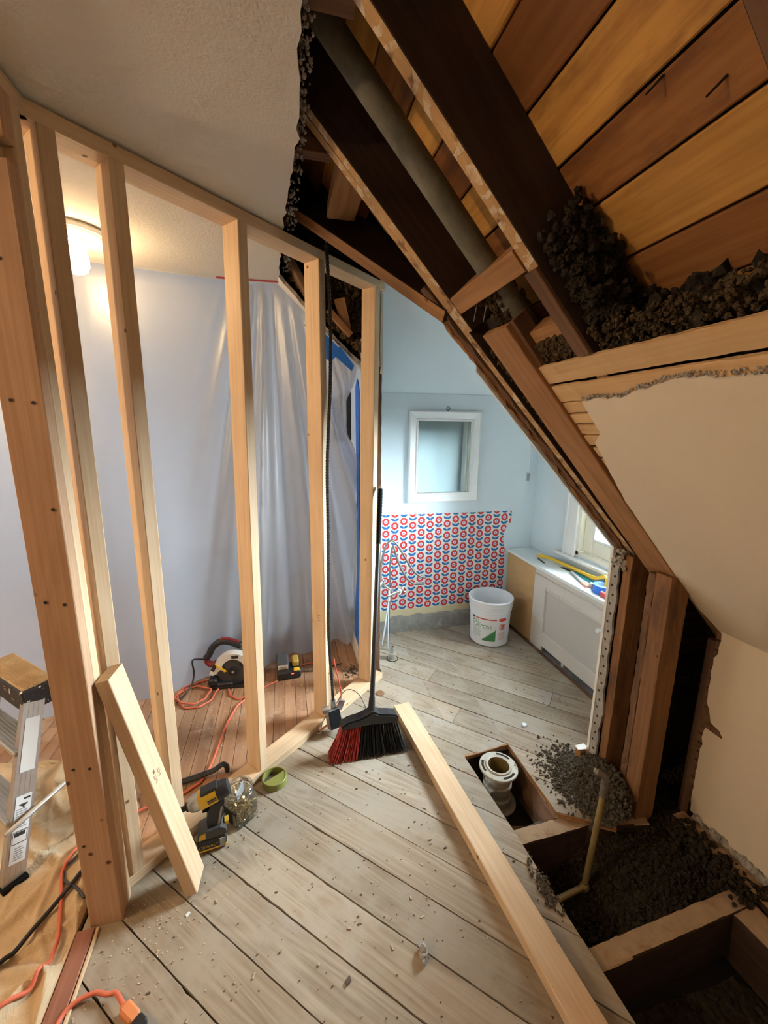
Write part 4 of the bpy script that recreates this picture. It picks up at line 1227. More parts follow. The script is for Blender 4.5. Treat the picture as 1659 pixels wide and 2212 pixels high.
# ---- impact driver
dr = thing('impact_driver', 'yellow and black cordless impact driver standing on its battery', 'power drill', (-.313, 1.345, 0), math.radians(8))
DM = WM[dr.name]
def pr(poly, y0, y1, mat, nm, par=None, ch=None):
    b = MB(); b.prism([(x, y0, z) for x, z in poly], (0, y1-y0, 0)); return b.build(nm, [mat], DM, par or dr)
bt = MB(); bt.box((.0, 0, .030), (.098, .070, .052), ch=.006); bat = bt.build('battery', [M_['black']], DM, dr)
b = MB(); b.box((.0, 0, .013), (.099, .071, .010), ch=.002); b.build('yellow_band', [M_['yellow']], DM, bat)
b = MB(); b.box((.034, -.0362, .030), (.018, .002, .034)); b.build('latch', [M_['greyplastic']], DM, bat)
text_mesh('print', 'DEWALT', .016, M_['yellow'], DM @ Matrix.Translation((-.044, -.0362, .024)) @ Matrix.Rotation(math.pi/2, 4, 'X'), bat)
pr([(-.048, .056), (.050, .056), (.048, .078), (.030, .090), (-.015, .088), (-.046, .076)], -.032, .032, M_['darkgrey'], 'foot')
pr([(-.044, .058), (-.020, .060), (-.020, .084), (-.040, .078)], -.0332, .0332, M_['yellow'], 'foot_badge')
b = MB(); b.prism([(.046, -.012, .072), (.058, -.012, .074), (.058, -.012, .088), (.044, -.012, .086)], (0, .024, 0)); b.build('light_button', [M_['yellow']], DM, dr)
pr([(-.012, .082), (.030, .082), (.040, .130), (.050, .178), (.004, .178), (-.008, .150), (-.014, .120)], -.019, .019, M_['black'], 'handle')
pr([(.020, .086), (.028, .086), (.044, .165), (.036, .160)], -.0196, .0196, M_['greyplastic'], 'grip_line')
pr([(-.026, .150), (-.008, .148), (-.002, .172), (-.018, .174)], -.010, .010, M_['blackmatt'], 'trigger')
ba = Matrix.Translation((.0, 0, .205)) @ Matrix.Rotation(math.radians(16), 4, 'Y').inverted()
def body(prof, mat, nm):
    b = MB(); b.lathe([(r, z) for z, r in prof], 22, R=R3('Y', 90)); o = b.build(nm, [mat], DM @ ba, dr); auto_smooth(o, 35)
body([(.072, .0), (.070, .026), (.060, .031), (.012, .032), (.010, .0)], M_['black'], 'motor_housing')
body([(.030, .0325), (-.030, .0325), (-.032, .031), (-.034, .0)], M_['yellow'], 'yellow_housing')
body([(-.030, .0305), (-.050, .030), (-.066, .024), (-.072, .016), (-.072, .0)], M_['steel'], 'gear_case')
body([(-.070, .017), (-.078, .016), (-.080, .010), (-.098, .009), (-.100, .0)], M_['black'], 'chuck')
b = MB(); b.box((.010, 0, .028), (.060, .040, .014), ch=.003); b.build('top_grip', [M_['black']], DM @ ba, dr)
b = MB(); b.box((.012, -.032, .002), (.030, .004, .012)); b.build('name_plate', [M_['ink']], DM @ ba, dr)
text_mesh('print', 'BRUSHLESS', .0068, M_['yellow'], DM @ ba @ Matrix.Translation((-.003, -.0345, .0)) @ Matrix.Rotation(math.pi/2, 4, 'X'), dr)

# ---- screw jar and its lid
jr = thing('screw_jar', 'square clear plastic jar of gold screws, open on the planks', 'jar', (-.222, 1.432, 0), math.radians(41))
JM = WM[jr.name]
def sq(s, z, r=.012, n=4):
    out = []
    for q_, (sx, sy) in enumerate(((1, 1), (-1, 1), (-1, -1), (1, -1))):
        for k in range(n+1):
            a = math.pi/2*q_+math.pi/2*k/n
            out.append(((s-r)*sx+r*math.cos(a), (s-r)*sy+r*math.sin(a), z))
    return out
b = MB(); rings = [sq(.046, .001), sq(.048, .008), sq(.048, .095), sq(.044, .108)]
n = len(rings[0])
for r_ in rings: b.v += [V(p) for p in r_]
for i in range(len(rings)-1):
    for k in range(n): b.f.append((i*n+k, i*n+(k+1) % n, (i+1)*n+(k+1) % n, (i+1)*n+k)); b.m.append(0)
b.f.append(tuple(range(n))[::-1]); b.m.append(0)
auto_smooth(b.build('body', [M_['clearplastic']], JM, jr), 50)
b = MB(); b.lathe([(.044, .108), (.044, .114), (.047, .116), (.047, .119), (.044, .121), (.044, .138), (.042, .139)], 36); auto_smooth(b.build('neck', [M_['clearplastic']], JM, jr), 40)
for z_ in (.1175, .1385):
    b = MB(); b.lathe([(.0475+.002*math.cos(t), z_+.002*math.sin(t)) for t in [math.pi/4*k for k in range(8)]], 36, close=True); auto_smooth(b.build('neck_ring', [M_['rimplastic']], JM, jr), 60)
b = MB(); b.box((-.0488, 0, .042), (.0008, .080, .056)); lb = b.build('label', [M_['ink']], JM, jr)
b = MB(); b.box((-.0494, -.028, .040), (.0006, .016, .044)); b.build('barcode', [M_['lightlabel']], JM, lb)
for k in range(6):
    b = MB(); b.box((-.0500, -.028, .024+.0065*k), (.0004, .012, .002+.001*(k % 2))); b.build('bar', [M_['ink']], JM, lb)
b = MB(); b.prism([(-.030, -.02, .10), (.025, .012, .10), (.025, .016, .135), (-.030, -.016, .135)], (.002, -.003, 0)); b.build('insert_card', [M_['greyplastic']], JM, jr)
b = MB()
for k in range(170):
    z = random.uniform(.006, .058); x_, y_ = random.uniform(-.036, .036), random.uniform(-.036, .036)
    dv = V((random.gauss(0, 1), random.gauss(0, 1), random.gauss(0, .6))).normalized()*random.uniform(.010, .016)
    p = V((x_, y_, z)); lim = lambda q_: V((max(-.042, min(.042, q_.x)), max(-.042, min(.042, q_.y)), max(.005, q_.z)))
    a_, c_ = lim(p-dv), lim(p+dv)
    if (c_-a_).length < .006: continue
    b.cyl(a_, c_, .0024, .0008, 6); b.cyl(c_, c_+(c_-a_).normalized()*.0016, .0022, .0046, 8)
o = b.build('screws', [M_['screwgold']], JM, jr); o['kind'] = 'stuff'
li = thing('jar_lid', 'olive green plastic jar lid with a half-open top lying on the planks', 'lid', (-.098, 1.565, 0), math.radians(30))
LMx = WM[li.name]
b = MB(); b.lathe([(.050, .0), (.052, .002), (.052, .030), (.050, .032), (.046, .032), (.045, .030), (.045, .004), (.05, .0)], 48); auto_smooth(b.build('rim', [M_['olive']], LMx, li), 40)
b = MB(); n = 24; arc = [(.0455*math.cos(math.pi+math.pi*k/n), .0455*math.sin(math.pi+math.pi*k/n)+.0, .027) for k in range(n+1)]; b.prism(arc, (0, 0, .003)); b.build('half_cover', [M_['olive']], LMx, li)
b = MB(); b.lathe([(0, .003), (.045, .003), (.045, .005), (0, .005)], 40); b.build('inner_disc', [M_['insul_grey']], LMx, li)

# ---- pry bar behind the plate
b = MB(); b.tube([(-.56, 1.625, .012), (-.50, 1.638, .014), (-.42, 1.652, .018), (-.36, 1.660, .026), (-.335, 1.663, .040), (-.318, 1.662, .048), (-.304, 1.660, .036), (-.302, 1.658, .012)], .011, 6, 4)
for v in b.v: pass
o = b.build('pry_bar', [M_['darksteel']]); tag(o, 'black hooked pry bar on the hardwood behind the bottom plate', 'pry bar')

# ---- broom
br = thing('broom', 'black angle broom with a red bristle corner leaning on the stud wall', 'broom', (.33, 1.64, 0))
b = MB()
top = V((.494, 2.128, 1.185)); bot = V((.352, 1.668, .205))
b.cyl(bot, top, .0115, seg=14); auto_smooth(b.build('handle', [M_['black']], I4, br))
b = MB(); b.cyl(top-(top-bot).normalized()*.30, top, .0122, seg=14)
hdl = b.build('grip', [M_['blackmatt']], I4, br); auto_smooth(hdl)
b = MB()
for k in range(14): p = top-(top-bot).normalized()*(.03+.017*k); b.cyl(p, p+(top-bot).normalized()*.006, .0135, seg=12)
b.build('grip_rings', [M_['blackmatt']], I4, hdl)
b = MB(); b.lathe([(.012, 0), (.0135, .004), (.009, .016), (0, .018)], 14, c=top, R=(top-bot).to_track_quat('Z', 'Y').to_matrix()); b.build('hang_cap', [M_['greyplastic']], I4, br)
b = MB(); b.cyl(bot-V((.006, .012, .035)), bot+(top-bot).normalized()*.055, .020, .0135, 14); auto_smooth(b.build('socket', [M_['black']], I4, br))
b = MB()
P = [(.204, .142), (.208, .156), (.235, .172), (.29, .182), (.325, .196), (.345, .208), (.362, .207), (.385, .192), (.43, .184), (.468, .174), (.478, .158), (.476, .142), (.34, .152)]
b.prism([(x, 1.642, z) for x, z in P], (0, .046, 0)); b.prism([(x*.96+.0135, 1.636, z*.9+.012) for x, z in P], (0, .058, 0))
b.build('head', [M_['black']], I4, br)
def bristles(u0, u1, mat, nm):
    b = MB()
    n = int(round((u1-u0)*24))
    for k in range(n):
        uc = u0+(u1-u0)*(k+.5)/n
        for q_ in range(48):
            u = uc+random.gauss(0, .0125); r_ = random.random()
            x0 = .208+.264*uc+random.uniform(-.003, .003); y0 = 1.648+.036*r_
            x1 = .140+.376*u; y1 = 1.596+.080*r_+random.uniform(-.003, .003)
            z1 = random.uniform(.001, .008); zt = .152
            m = V(((x0+x1)/2+(x0-x1)*.06, (y0+y1)/2, (zt+z1)/2))
            b.cyl((x0, y0, zt), m, .0016, .0017, 3, False); b.cyl(m, (x1, y1, z1), .0017, .0014, 3)
    return b.build(nm, [mat], I4, br)
bristles(0, .36, M_['bristlered'], 'red_bristles'); bristles(.36, 1, M_['bristleblack'], 'black_bristles')

# ---- armoured cable with its junction box
cb = thing('armoured_cable', 'black armoured cable hanging down beside a stud to a metal box', 'cable', (.19, 1.87, 0))
b = MB(); b.tube([(.200, 1.880, 2.40), (.199, 1.880, 2.28), (.206, 1.884, 2.1), (.212, 1.888, 1.95), (.206, 1.884, 1.7), (.192, 1.872, 1.48), (.183, 1.864, 1.3), (.182, 1.862, 1.0), (.178, 1.858, .75), (.174, 1.855, .55), (.178, 1.850, .40), (.186, 1.852, .25), (.190, 1.850, .14)], .0085, 8, 8, ridge=.006)
b.build('cable', [M_['darksteel']], I4, cb)
jb = MB(); Rb = R3('Z', 20) @ R3('X', -25)
for (c_, s_) in (((0, .016, 0), (.062, .003, .085)), ((-.031, -.006, 0), (.002, .046, .085)), ((.031, -.006, 0), (.002, .046, .085)), ((0, -.006, .0425), (.062, .046, .002)), ((0, -.006, -.0425), (.062, .046, .002))):
    jb.box(Rb @ V(c_)+V((.185, 1.815, .072)), s_, Rb)
jbo = jb.build('junction_box', [M_['steel']], I4, cb)
b = MB(); b.box(Rb @ V((0, -.016, 0))+V((.185, 1.815, .072)), (.058, .030, .080), Rb); b.build('black_insert', [M_['blackmatt']], I4, jbo)
b = MB(); b.cyl((.190, 1.846, .105), (.190, 1.85, .15), .014, .012, 12); b.box((.225, 1.835, .13), (.03, .012, .05), R3('Y', 20)); b.box((.150, 1.83, .115), (.035, .03, .02)); b.build('clamp', [M_['steel']], I4, cb)
b = MB(); b.tube([(.20, 1.85, .12), (.225, 1.87, .10), (.235, 1.885, .16), (.226, 1.885, .22), (.21, 1.885, .30), (.20, 1.89, .36)], .0032, 6, 5); b.build('red_wire', [M_['redwire']], I4, cb, True)
b = MB(); b.tube([(.165, 1.82, .10), (.14, 1.80, .09), (.125, 1.80, .06), (.12, 1.79, .02), (.10, 1.81, .006)], .003, 6, 5); b.build('white_wire', [M_['greyplastic']], I4, cb, True)
b = MB(); b.tube([(.15, 1.80, .05), (.13, 1.80, .035), (.115, 1.81, .02), (.135, 1.83, .012)], .005, 6, 5); b.build('orange_wire', [M_['orangeplug']], I4, cb, True)
b = MB(); b.tube([(.20, 1.87, .10), (.26, 1.90, .16), (.32, 1.86, .16), (.355, 1.79, .10), (.36, 1.74, .06), (.31, 1.72, .035), (.25, 1.76, .03), (.215, 1.80, .05)], .0022, 6, 6); b.build('ground_wire', [M_['darkgrey']], I4, cb, True)

# ---- circular saw
cs = thing('circular_saw', 'black and white circular saw standing on the hardwood floor', 'circular saw', (-.375, 2.36, 0), math.radians(-4))
SM = WM[cs.name]
RY = R3('X', 90)
b = MB(); b.box((.03, .0, .006), (.27, .14, .005)); b.box((.03, -.068, .012), (.27, .004, .014)); b.build('shoe', [M_['darksteel']], SM, cs)
b = MB(); b.lathe([(0, .012), (.086, .012), (.092, .008), (.092, -.008), (.086, -.012), (0, -.012)], 40, c=(.03, -.020, .094), R=RY); lg = b.build('lower_guard', [M_['darkgrey']], SM, cs); auto_smooth(lg, 30)
for k in range(3):
    a = 2.1*k+.6
    b = MB(); b.box((.03+.055*math.cos(a), -.0335, .094+.055*math.sin(a)), (.030, .003, .006), R3('Y', -math.degrees(a)+90))
    b.build('guard_slot', [M_['ink']], SM, lg)
b = MB(); b.lathe([(0, .010), (.026, .008), (.028, 0), (.028, -.006)], 24, c=(.03, -.036, .094), R=RY); b.build('arbor_cover', [M_['black']], SM, cs)
b = MB(); b.cyl((.03, -.044, .094), (.03, -.050, .094), .008, seg=6); b.build('arbor_bolt', [M_['steel']], SM, cs)
n = 26; arc = []
for k in range(n+1): a = math.radians(10+170*k/n); arc.append((.03+.112*math.cos(a), .094+.112*math.sin(a)))
inn = []
for k in range(n+1): a = math.radians(180-170*k/n); inn.append((.03+.066*math.cos(a), .104+.066*math.sin(a)))
b = MB(); b.prism([(x, -.040, z) for x, z in arc+[(-.105, .085), (-.085, .075)]+inn[1:]], (0, .05, 0)); ug = b.build('upper_guard', [M_['lightlabel']], SM, cs)
b = MB(); b.box((.045, -.0405, .185), (.040, .002, .020)); b.build('name_plate', [M_['ink']], SM, ug)
b = MB(); b.box((-.075, -.0405, .125), (.020, .002, .045), R3('Y', 30)); b.build('vent', [M_['ink']], SM, ug)
b = MB(); b.prism([(-.062, -.046, .150), (-.015, -.046, .112), (-.005, -.046, .100), (-.018, -.046, .096), (-.030, -.046, .108), (-.066, -.046, .143)], (0, .005, 0)); b.build('depth_lever', [M_['yellow']], SM, cs)
b = MB(); b.cyl((.03, .0, .11), (.03, .085, .11), .052, .048, 24); auto_smooth(b.build('motor', [M_['black']], SM, cs))
b = MB(); b.tube([(-.135, .035, .150), (-.115, .035, .175), (-.095, .035, .215), (-.06, .035, .245), (-.02, .035, .252), (.03, .035, .235), (.07, .035, .215)], .020, 10, 5); h_ = b.build('rear_handle', [M_['black']], SM, cs, True)
b = MB(); b.tube([(-.05, .033, .262), (-.02, .033, .270), (.03, .033, .255), (.06, .033, .240)], .010, 8, 4); b.build('red_grip', [M_['darkred']], SM, h_, True)
b = MB(); b.tube([(-.135, .035, .150), (-.125, .035, .120), (-.10, .03, .11), (-.07, .03, .12)], .018, 8, 4); b.build('handle_base', [M_['darkred']], SM, cs, True)
b = MB(); b.tube([(-.135, .03, .145), (-.17, .02, .155), (-.20, .01, .160), (-.205, .005, .14), (-.20, 0, .08), (-.205, -.04, .03), (-.23, -.10, .008), (-.25, -.16, .006)], .005, 8, 6); b.build('cord', [M_['black']], SM, cs, True)
b = MB(); b.box((-.085, -.03, .035), (.05, .06, .05), ch=.008); b.box((-.02, -.05, .02), (.09, .03, .03), ch=.006); b.build('bevel_bracket', [M_['black']], SM, cs)

# ---- battery charger
bc = thing('battery_charger', 'black and yellow battery charger with a battery clipped in, on the hardwood', 'battery charger', (-.03, 2.36, 0), math.radians(4))
BM = WM[bc.name]
b = MB(); b.box((0, 0, .028), (.145, .115, .056), ch=.010); b.build('base', [M_['black']], BM, bc)
b = MB(); b.box((-.035, .0, .088), (.074, .108, .070), R3('X', 14), ch=.010); ba_ = b.build('battery', [M_['darkgrey']], BM, bc)
b = MB(); b.box((-.035, -.056, .090), (.058, .002, .030), R3('X', 14)); b.build('label', [M_['lightlabel']], BM, ba_)
for k in range(3):
    b = MB(); b.box((-.035, -.0575, .082+.008*k), (.046, .001, .0025), R3('X', 14)); b.build('print_line', [M_['ink']], BM, ba_)
b = MB(); b.box((.045, -.045, .058), (.036, .03, .012), ch=.004); b.build('yellow_corner', [M_['yellow']], BM, bc)
b = MB(); b.box((.042, .01, .085), (.040, .06, .05), R3('X', 14), ch=.008); b.build('yellow_housing', [plain('dusty_yellow_plastic', (.42, .28, .05), .5)], BM, bc)
for dx in (0, .008):
    b = MB(); b.cyl((.016+dx, -.0575, .040), (.016+dx, -.060, .040), .0028, seg=10); b.build('status_light', [emit('red_status_light', (1.0, .06, .05), 6.0)], BM, bc)
b = MB(); b.tube([(.07, .0, .012), (.12, -.005, .006), (.17, -.01, .006), (.25, .0, .006), (.34, .02, .006)], .003, 6, 5); b.build('cord', [M_['black']], BM, bc, True)

# ---- toilet flange in the hole
fl = thing('toilet_flange', 'old metal toilet flange and drain pipe standing in the floor hole', 'pipe flange', (.893, 1.425, 0))
FM = WM[fl.name]
b = MB(); b.lathe([(.047, -.012), (.047, .006), (.056, .008), (.058, .002), (.080, .002), (.085, .0), (.086, -.008), (.080, -.012)], 48, close=True); ring = b.build('ring', [M_['ironwhite']], FM, fl); auto_smooth(ring, 30)
for a0 in (20, 140, 260):
    b = MB(); n = 12
    o_ = [(.076*math.cos(math.radians(a0+50*k/n)), .076*math.sin(math.radians(a0+50*k/n)), .0022) for k in range(n+1)]
    i_ = [(.066*math.cos(math.radians(a0+50*(n-k)/n)), .066*math.sin(math.radians(a0+50*(n-k)/n)), .0022) for k in range(n+1)]
    b.prism(o_+i_, (0, 0, .0006)); b.build('bolt_slot', [M_['voidblack']], FM, ring)
b = MB(); b.lathe([(.047, -.012), (.058, -.014), (.058, -.07), (.064, -.075), (.064, -.09), (.058, -.095), (.057, -.135), (.066, -.14), (.068, -.165), (.060, -.17), (.058, -.25)], 36); auto_smooth(b.build('drain_pipe', [M_['iron']], FM, fl), 35)
b = MB(); b.lathe([(.046, .004), (.045, -.05), (.043, -.16), (.0, -.16)], 36); auto_smooth(b.build('bore', [M_['brass']], FM, fl), 40)
b = MB(); b.lathe([(.060, -.175), (.088, -.178), (.088, -.184), (.060, -.187)], 36); b.build('collar', [M_['ironwhite']], FM, fl)
b = MB(); b.cyl((.70, 1.20, -.17), (1.02, 1.235, -.15), .024, seg=18); o = auto_smooth(b.build('drain_branch', [M_['ventpipe']])); tag(o, 'dull grey waste pipe crossing the bottom of the flange hole', 'pipe')

# ---- brass water pipe standing in the big hole
wp_ = thing('water_pipe', 'tarnished brass water pipe rising from the wool-filled joist hole', 'pipe', (1.015, .994, -.15))
b = MB(); b.cyl((1.015, .994, -.15), (1.052, 1.0, .265), .0105, seg=14); auto_smooth(b.build('riser', [M_['brass']], I4, wp_))
b = MB(); b.cyl((1.051, .9995, .235), (1.054, 1.0005, .285), .0145, seg=14); b.tube([(1.053, 1.0, .275), (1.053, 1.003, .300), (1.046, 1.010, .312), (1.034, 1.020, .318)], .0125, 10, 4); auto_smooth(b.build('elbow', [M_['copper']], I4, wp_))
b = MB(); b.cyl((1.034, 1.020, .318), (1.026, 1.027, .322), .0085, seg=10); b.build('capped_end', [M_['ironwhite']], I4, wp_)
b = MB(); b.cyl((1.02, .995, -.15), (.80, .975, -.165), .0105, seg=12); b.blob((1.015, .994, -.15), .018, .05, 10, 8); b.build('branch', [M_['brass']], I4, wp_)

# ---- loose wool: hole, pile on the planks, eaves
def wool(name, fn, nx, ny, box, label_, mat, n, seed=1):
    x0, x1, y0, y1 = box
    vs, fs = [], []
    for i in range(nx+1):
        for j in range(ny+1):
            x, y = x0+(x1-x0)*i/nx, y0+(y1-y0)*j/ny
            vs.append(V((x, y, fn(x, y)+.012*mnoise.noise(V((x*22, y*22, seed)))+.010*mnoise.noise(V((x*60, y*60, seed))))))
    for i in range(nx):
        for j in range(ny):
            a = i*(ny+1)+j; fs.append((a, a+ny+1, a+ny+2, a+1))
    b = MB(); b.add(vs, fs)
    for k in range(n):
        x, y = random.uniform(x0, x1), random.uniform(y0, y1)
        b.blob((x, y, fn(x, y)+random.uniform(-.004, .010)), random.uniform(.003, .009), .55, 6, 4)
    o = b.build(name, [mat]); tag(o, label_, 'insulation', kind='stuff'); return o
def f1(x, y):
    t = max(0, min(1, (x-.86)/.42))
    z = -.215+.13*t*t*(3-2*t)+.035*max(0, min(1, (y-.8)/.3))*t
    return z
wool('loose_wool', f1, 80, 46, (.80, 1.53, .765, 1.10), 'dark loose mineral wool filling the hole between the joists', M_['insul'], 2600, 3)
wool('loose_wool', lambda x, y: -.085+.02*mnoise.noise(V((x*6, y*6, 4))), 50, 36, (1.29, 1.90, 1.06, 1.32), 'dark mineral wool on the ground behind the old studs', M_['insul'], 900, 5)
wool('loose_wool', lambda x, y: -.225+.02*mnoise.noise(V((x*6, y*6, 9))), 50, 60, (.80, 1.40, -.3, .70), 'dark brown wool at the bottom of the nearest joist bay', M_['insul'], 260, 8)
def f2(x, y):
    d = ((x-1.265)/.13)**2+((y-1.20)/.19)**2
    return max(-.01, .125*(1-d)) if d < 1.1 else -.01
b = MB()
for k in range(5200):
    x, y = random.gauss(1.235, .06), random.gauss(1.22, .085)
    if x > 1.30 or y < 1.06 or x < 1.02: continue
    if x-1.19 > (y-1.055)*1.2+.06: continue
    h = f2(x, y)
    b.blob((x, y, max(.003, h*random.uniform(.2, 1.0))), random.uniform(.0025, .0085), .6, 6, 4)
for k in range(420):
    x, y = random.gauss(1.12, .06), random.gauss(1.33, .08)
    if x > 1.28 or x < 1.04 or y < 1.18: continue
    b.blob((x, y, .002), random.uniform(.001, .005), .5, 6, 4)
o = b.build('wool_pile', [M_['insul_grey']]); tag(o, 'grey heap of mineral wool spilled on the planks beside the studs', 'insulation', kind='stuff')
crumb_pts = [(V((random.gauss(1.45, .03), random.uniform(.74, 1.02), -.03+random.uniform(-.01, .03))), random.uniform(.004, .011)) for _ in range(600)]
b = MB()
for c_, r_ in crumb_pts: b.blob(c_, r_, .5, 6, 4)
o = b.build('wool_fringe', [M_['insul']]); tag(o, 'brown mineral wool along the foot of the knee wall', 'insulation', kind='stuff')
b = MB()
for k in range(150): b.blob((random.gauss(.790, .012), random.gauss(.93, .04), .003), random.uniform(.001, .005), .5, 6, 4)
o = b.build('wool_tuft', [M_['insul_grey']]); tag(o, 'small tuft of wool on the plank edge beside the loose stud', 'insulation', kind='stuff')

# ---- alcove: mirror
mr = thing('mirror', 'white framed mirror hanging on the blue alcove wall', 'mirror', (1.100, 2.75, 1.312))
MM = WM[mr.name]
W2, H2 = .266, .320
def rect(w, h, y): return [(-w, y, -h), (w, y, -h), (w, y, h), (-w, y, h)]
b = MB(); rg = [rect(W2, H2, 0), rect(W2, H2, -.022), rect(W2-.008, H2-.008, -.027), rect(W2-.052, H2-.052, -.016), rect(W2-.056, H2-.056, -.022), rect(W2-.066, H2-.066, -.022), rect(W2-.070, H2-.070, -.010), rect(W2-.070, H2-.070, -.004)]
for r_ in rg: b.v += [V(p) for p in r_]
for i in range(len(rg)-1):
    for k in range(4): b.f.append((i*4+k, i*4+(k+1) % 4, (i+1)*4+(k+1) % 4, (i+1)*4+k)); b.m.append(0)
b.build('frame', [M_['white']], MM, mr)
b = MB(); b.box((0, -.006, 0), (2*(W2-.068), .004, 2*(H2-.068))); b.build('glass', [M_['mirror']], MM, mr)
b = MB(); b.tube([(.016+.012*math.cos(a), -.012, H2+.018+.012*math.sin(a)) for a in [2*math.pi*k/12 for k in range(13)]], .0022, 6, 2); b.cyl((.016, -.012, H2+.006), (.016, -.010, H2), .002, seg=6); b.build('hanging_ring', [M_['darksteel']], MM, mr)

# ---- pull chain with tag
pc_ = thing('pull_cord', 'thin white pull cord with a clear tag hanging in the alcove', 'pull cord', (1.695, 2.60, 2.0))
b = MB(); b.cyl((1.699, 2.60, 2.0), (1.695, 2.60, 1.215), .0016, seg=6); b.build('cord', [M_['white']], I4, pc_)
b = MB(); b.box((1.694, 2.60, 1.178), (.034, .008, .066), ch=.004); b.build('tag', [M_['clearplastic']], I4, pc_)
b = MB(); b.box((1.694, 2.60, 1.176), (.018, .003, .048)); b.build('tag_insert', [M_['greyplastic']], I4, pc_)

# ---- radiator cover
rc_ = thing('radiator_cover', 'long radiator cover with white shelf top, beige front and raw end panel', 'radiator cover', (1.665, 2.0, 0))
b = MB(); b.prism([(1.642, 1.40, .583), (1.642, 2.36, .583), (1.655, 2.745, .583), (1.855, 2.745, .583), (1.855, 1.40, .583)], (0, 0, .019)); b.build('top_shelf', [M_['topwhite']], I4, rc_)
b = MB(); b.prism([(1.668, 2.745, .012), (1.668, 2.745, .583), (1.668, 2.378, .583), (1.668, 2.384, .4), (1.668, 2.377, .2), (1.668, 2.383, .012)], (.012, 0, 0)); b.build('raw_panel', [M_['kraft']], I4, rc_)
b = MB()
fy0, fy1 = 1.41, 2.378
gy0, gy1, gz0, gz1 = 1.46, 2.245, .150, .455
b.box((1.672, (gy1+fy1)/2, .29), (.014, fy1-gy1, .584)); b.box((1.672, (fy0+gy0)/2, .29), (.014, gy0-fy0, .584))
b.box((1.672, (gy0+gy1)/2, (gz1+.583)/2), (.014, gy1-gy0, .583-gz1)); b.box((1.672, (gy0+gy1)/2, (.050+gz0)/2), (.014, gy1-gy0, gz0-.050))
b.build('front_frame', [M_['beigepaint']], I4, rc_)
b = MB()
for zz in (gz0-.006, gz1+.006): b.box((1.663, (gy0+gy1)/2, zz), (.008, gy1-gy0+.03, .012), ch=.002)
for yy in (gy0-.006, gy1+.006): b.box((1.663, yy, (gz0+gz1)/2), (.008, .012, gz1-gz0+.03), ch=.002)
b.box((1.661, (fy0+fy1)/2, .535), (.008, fy1-fy0, .010), ch=.002)
b.build('moulding', [M_['beigepaint']], I4, rc_)
b = MB(); b.box((1.678, (gy0+gy1)/2, (gz0+gz1)/2), (.003, gy1-gy0, gz1-gz0)); b.build('grille', [M_['grille']], I4, rc_)
b = MB(); b.cyl((1.664, 1.735, .425), (1.630, 1.735, .425), .009, .012, 12); b.build('knob', [M_['white']], I4, rc_)
b = MB(); b.cyl((1.650, 1.455+.15, .565), (1.640, 1.455+.15, .565), .006, seg=8); b.build('screw_cap', [M_['white']], I4, rc_)
b = MB(); b.cyl((1.668, 2.02, .05), (1.668, 2.02, .024), .010, .007, 10); b.build('peg', [M_['white']], I4, rc_)
b = MB(); b.box((1.72, 1.9, .002), (.10, .9, .004)); b.build('base_board', [M_['greyplastic']], I4, rc_)
o = beam('floor_moulding', (1.655, 1.41, .008), (1.655, 2.74, .008), .014, .016, M_['oldwood']); tag(o, 'thin brown moulding on the floor along the radiator cover', 'moulding')

# things on the cover
TZ = .6025
b = MB(); b.tube([(1.76, 2.505, TZ+.012), (1.79, 2.43, TZ+.016), (1.80, 2.36, TZ+.018), (1.79, 2.10, TZ+.026), (1.785, 1.97, TZ+.034), (1.782, 1.92, TZ+.052), (1.780, 1.885, TZ+.070), (1.775, 1.862, TZ+.066), (1.768, 1.852, TZ+.040), (1.762, 1.850, TZ+.012)], .0115, 6, 5); o = b.build('wrecking_bar', [M_['yellow']]); tag(o, 'yellow hooked wrecking bar lying on the radiator cover', 'pry bar')
tr = thing('tape_roll', 'roll of blue painters tape on the radiator cover', 'tape', (1.735, 1.83, TZ))
TM = WM[tr.name]
b = MB(); b.lathe([(.040, .0), (.058, .0), (.058, .046), (.040, .046)], 40, close=True); auto_smooth(b.build('tape', [M_['bluetape']], TM, tr), 30)
b = MB(); b.lathe([(.037, .0), (.0398, .0), (.0398, .0465), (.037, .0465)], 36, close=True); auto_smooth(b.build('core', [plain('pale_blue_core', (.35, .5, .75), .6)], TM, tr), 30)
kn = thing('utility_knife', 'grey utility knife with salmon grip on the radiator cover', 'knife', (1.70, 1.98, TZ))
def flat(pts, h, mat, nm, par, z0=TZ+.001):
    b = MB(); b.prism([(x, y, z0) for x, y in pts], (0, 0, h)); return b.build(nm, [mat], I4, par)
flat([(1.760, 2.150), (1.775, 2.145), (1.722, 1.965), (1.700, 1.975)], .014, M_['greyplastic'], 'body', kn)
flat([(1.722, 1.965), (1.700, 1.975), (1.683, 1.915), (1.706, 1.905)], .013, M_['salmon'], 'grip', kn)
pb = thing('putty_knife', 'teal handled putty knife behind the utility knife', 'scraper', (1.78, 2.1, TZ))
flat([(1.775, 2.16), (1.790, 2.155), (1.785, 1.96), (1.765, 1.965)], .012, M_['teal'], 'handle', pb)
flat([(1.772, 2.26), (1.790, 2.25), (1.789, 2.155), (1.777, 2.16)], .003, M_['darksteel'], 'blade', pb)
nb = thing('marking_tool', 'small navy and white box tool beside the tape roll', 'tool', (1.70, 1.90, TZ))
b = MB(); b.box((1.708, 1.880, TZ+.016), (.020, .020, .028), R3('Z', 15), ch=.003); b.build('case', [M_['navy']], I4, nb)
b = MB(); b.box((1.722, 1.906, TZ+.016), (.022, .034, .026), R3('Z', 15), ch=.003); b.build('cap', [M_['white']], I4, nb)
rb = thing('utility_blade_box', 'small red and white blade box near the front edge of the cover', 'box', (1.68, 1.79, TZ))
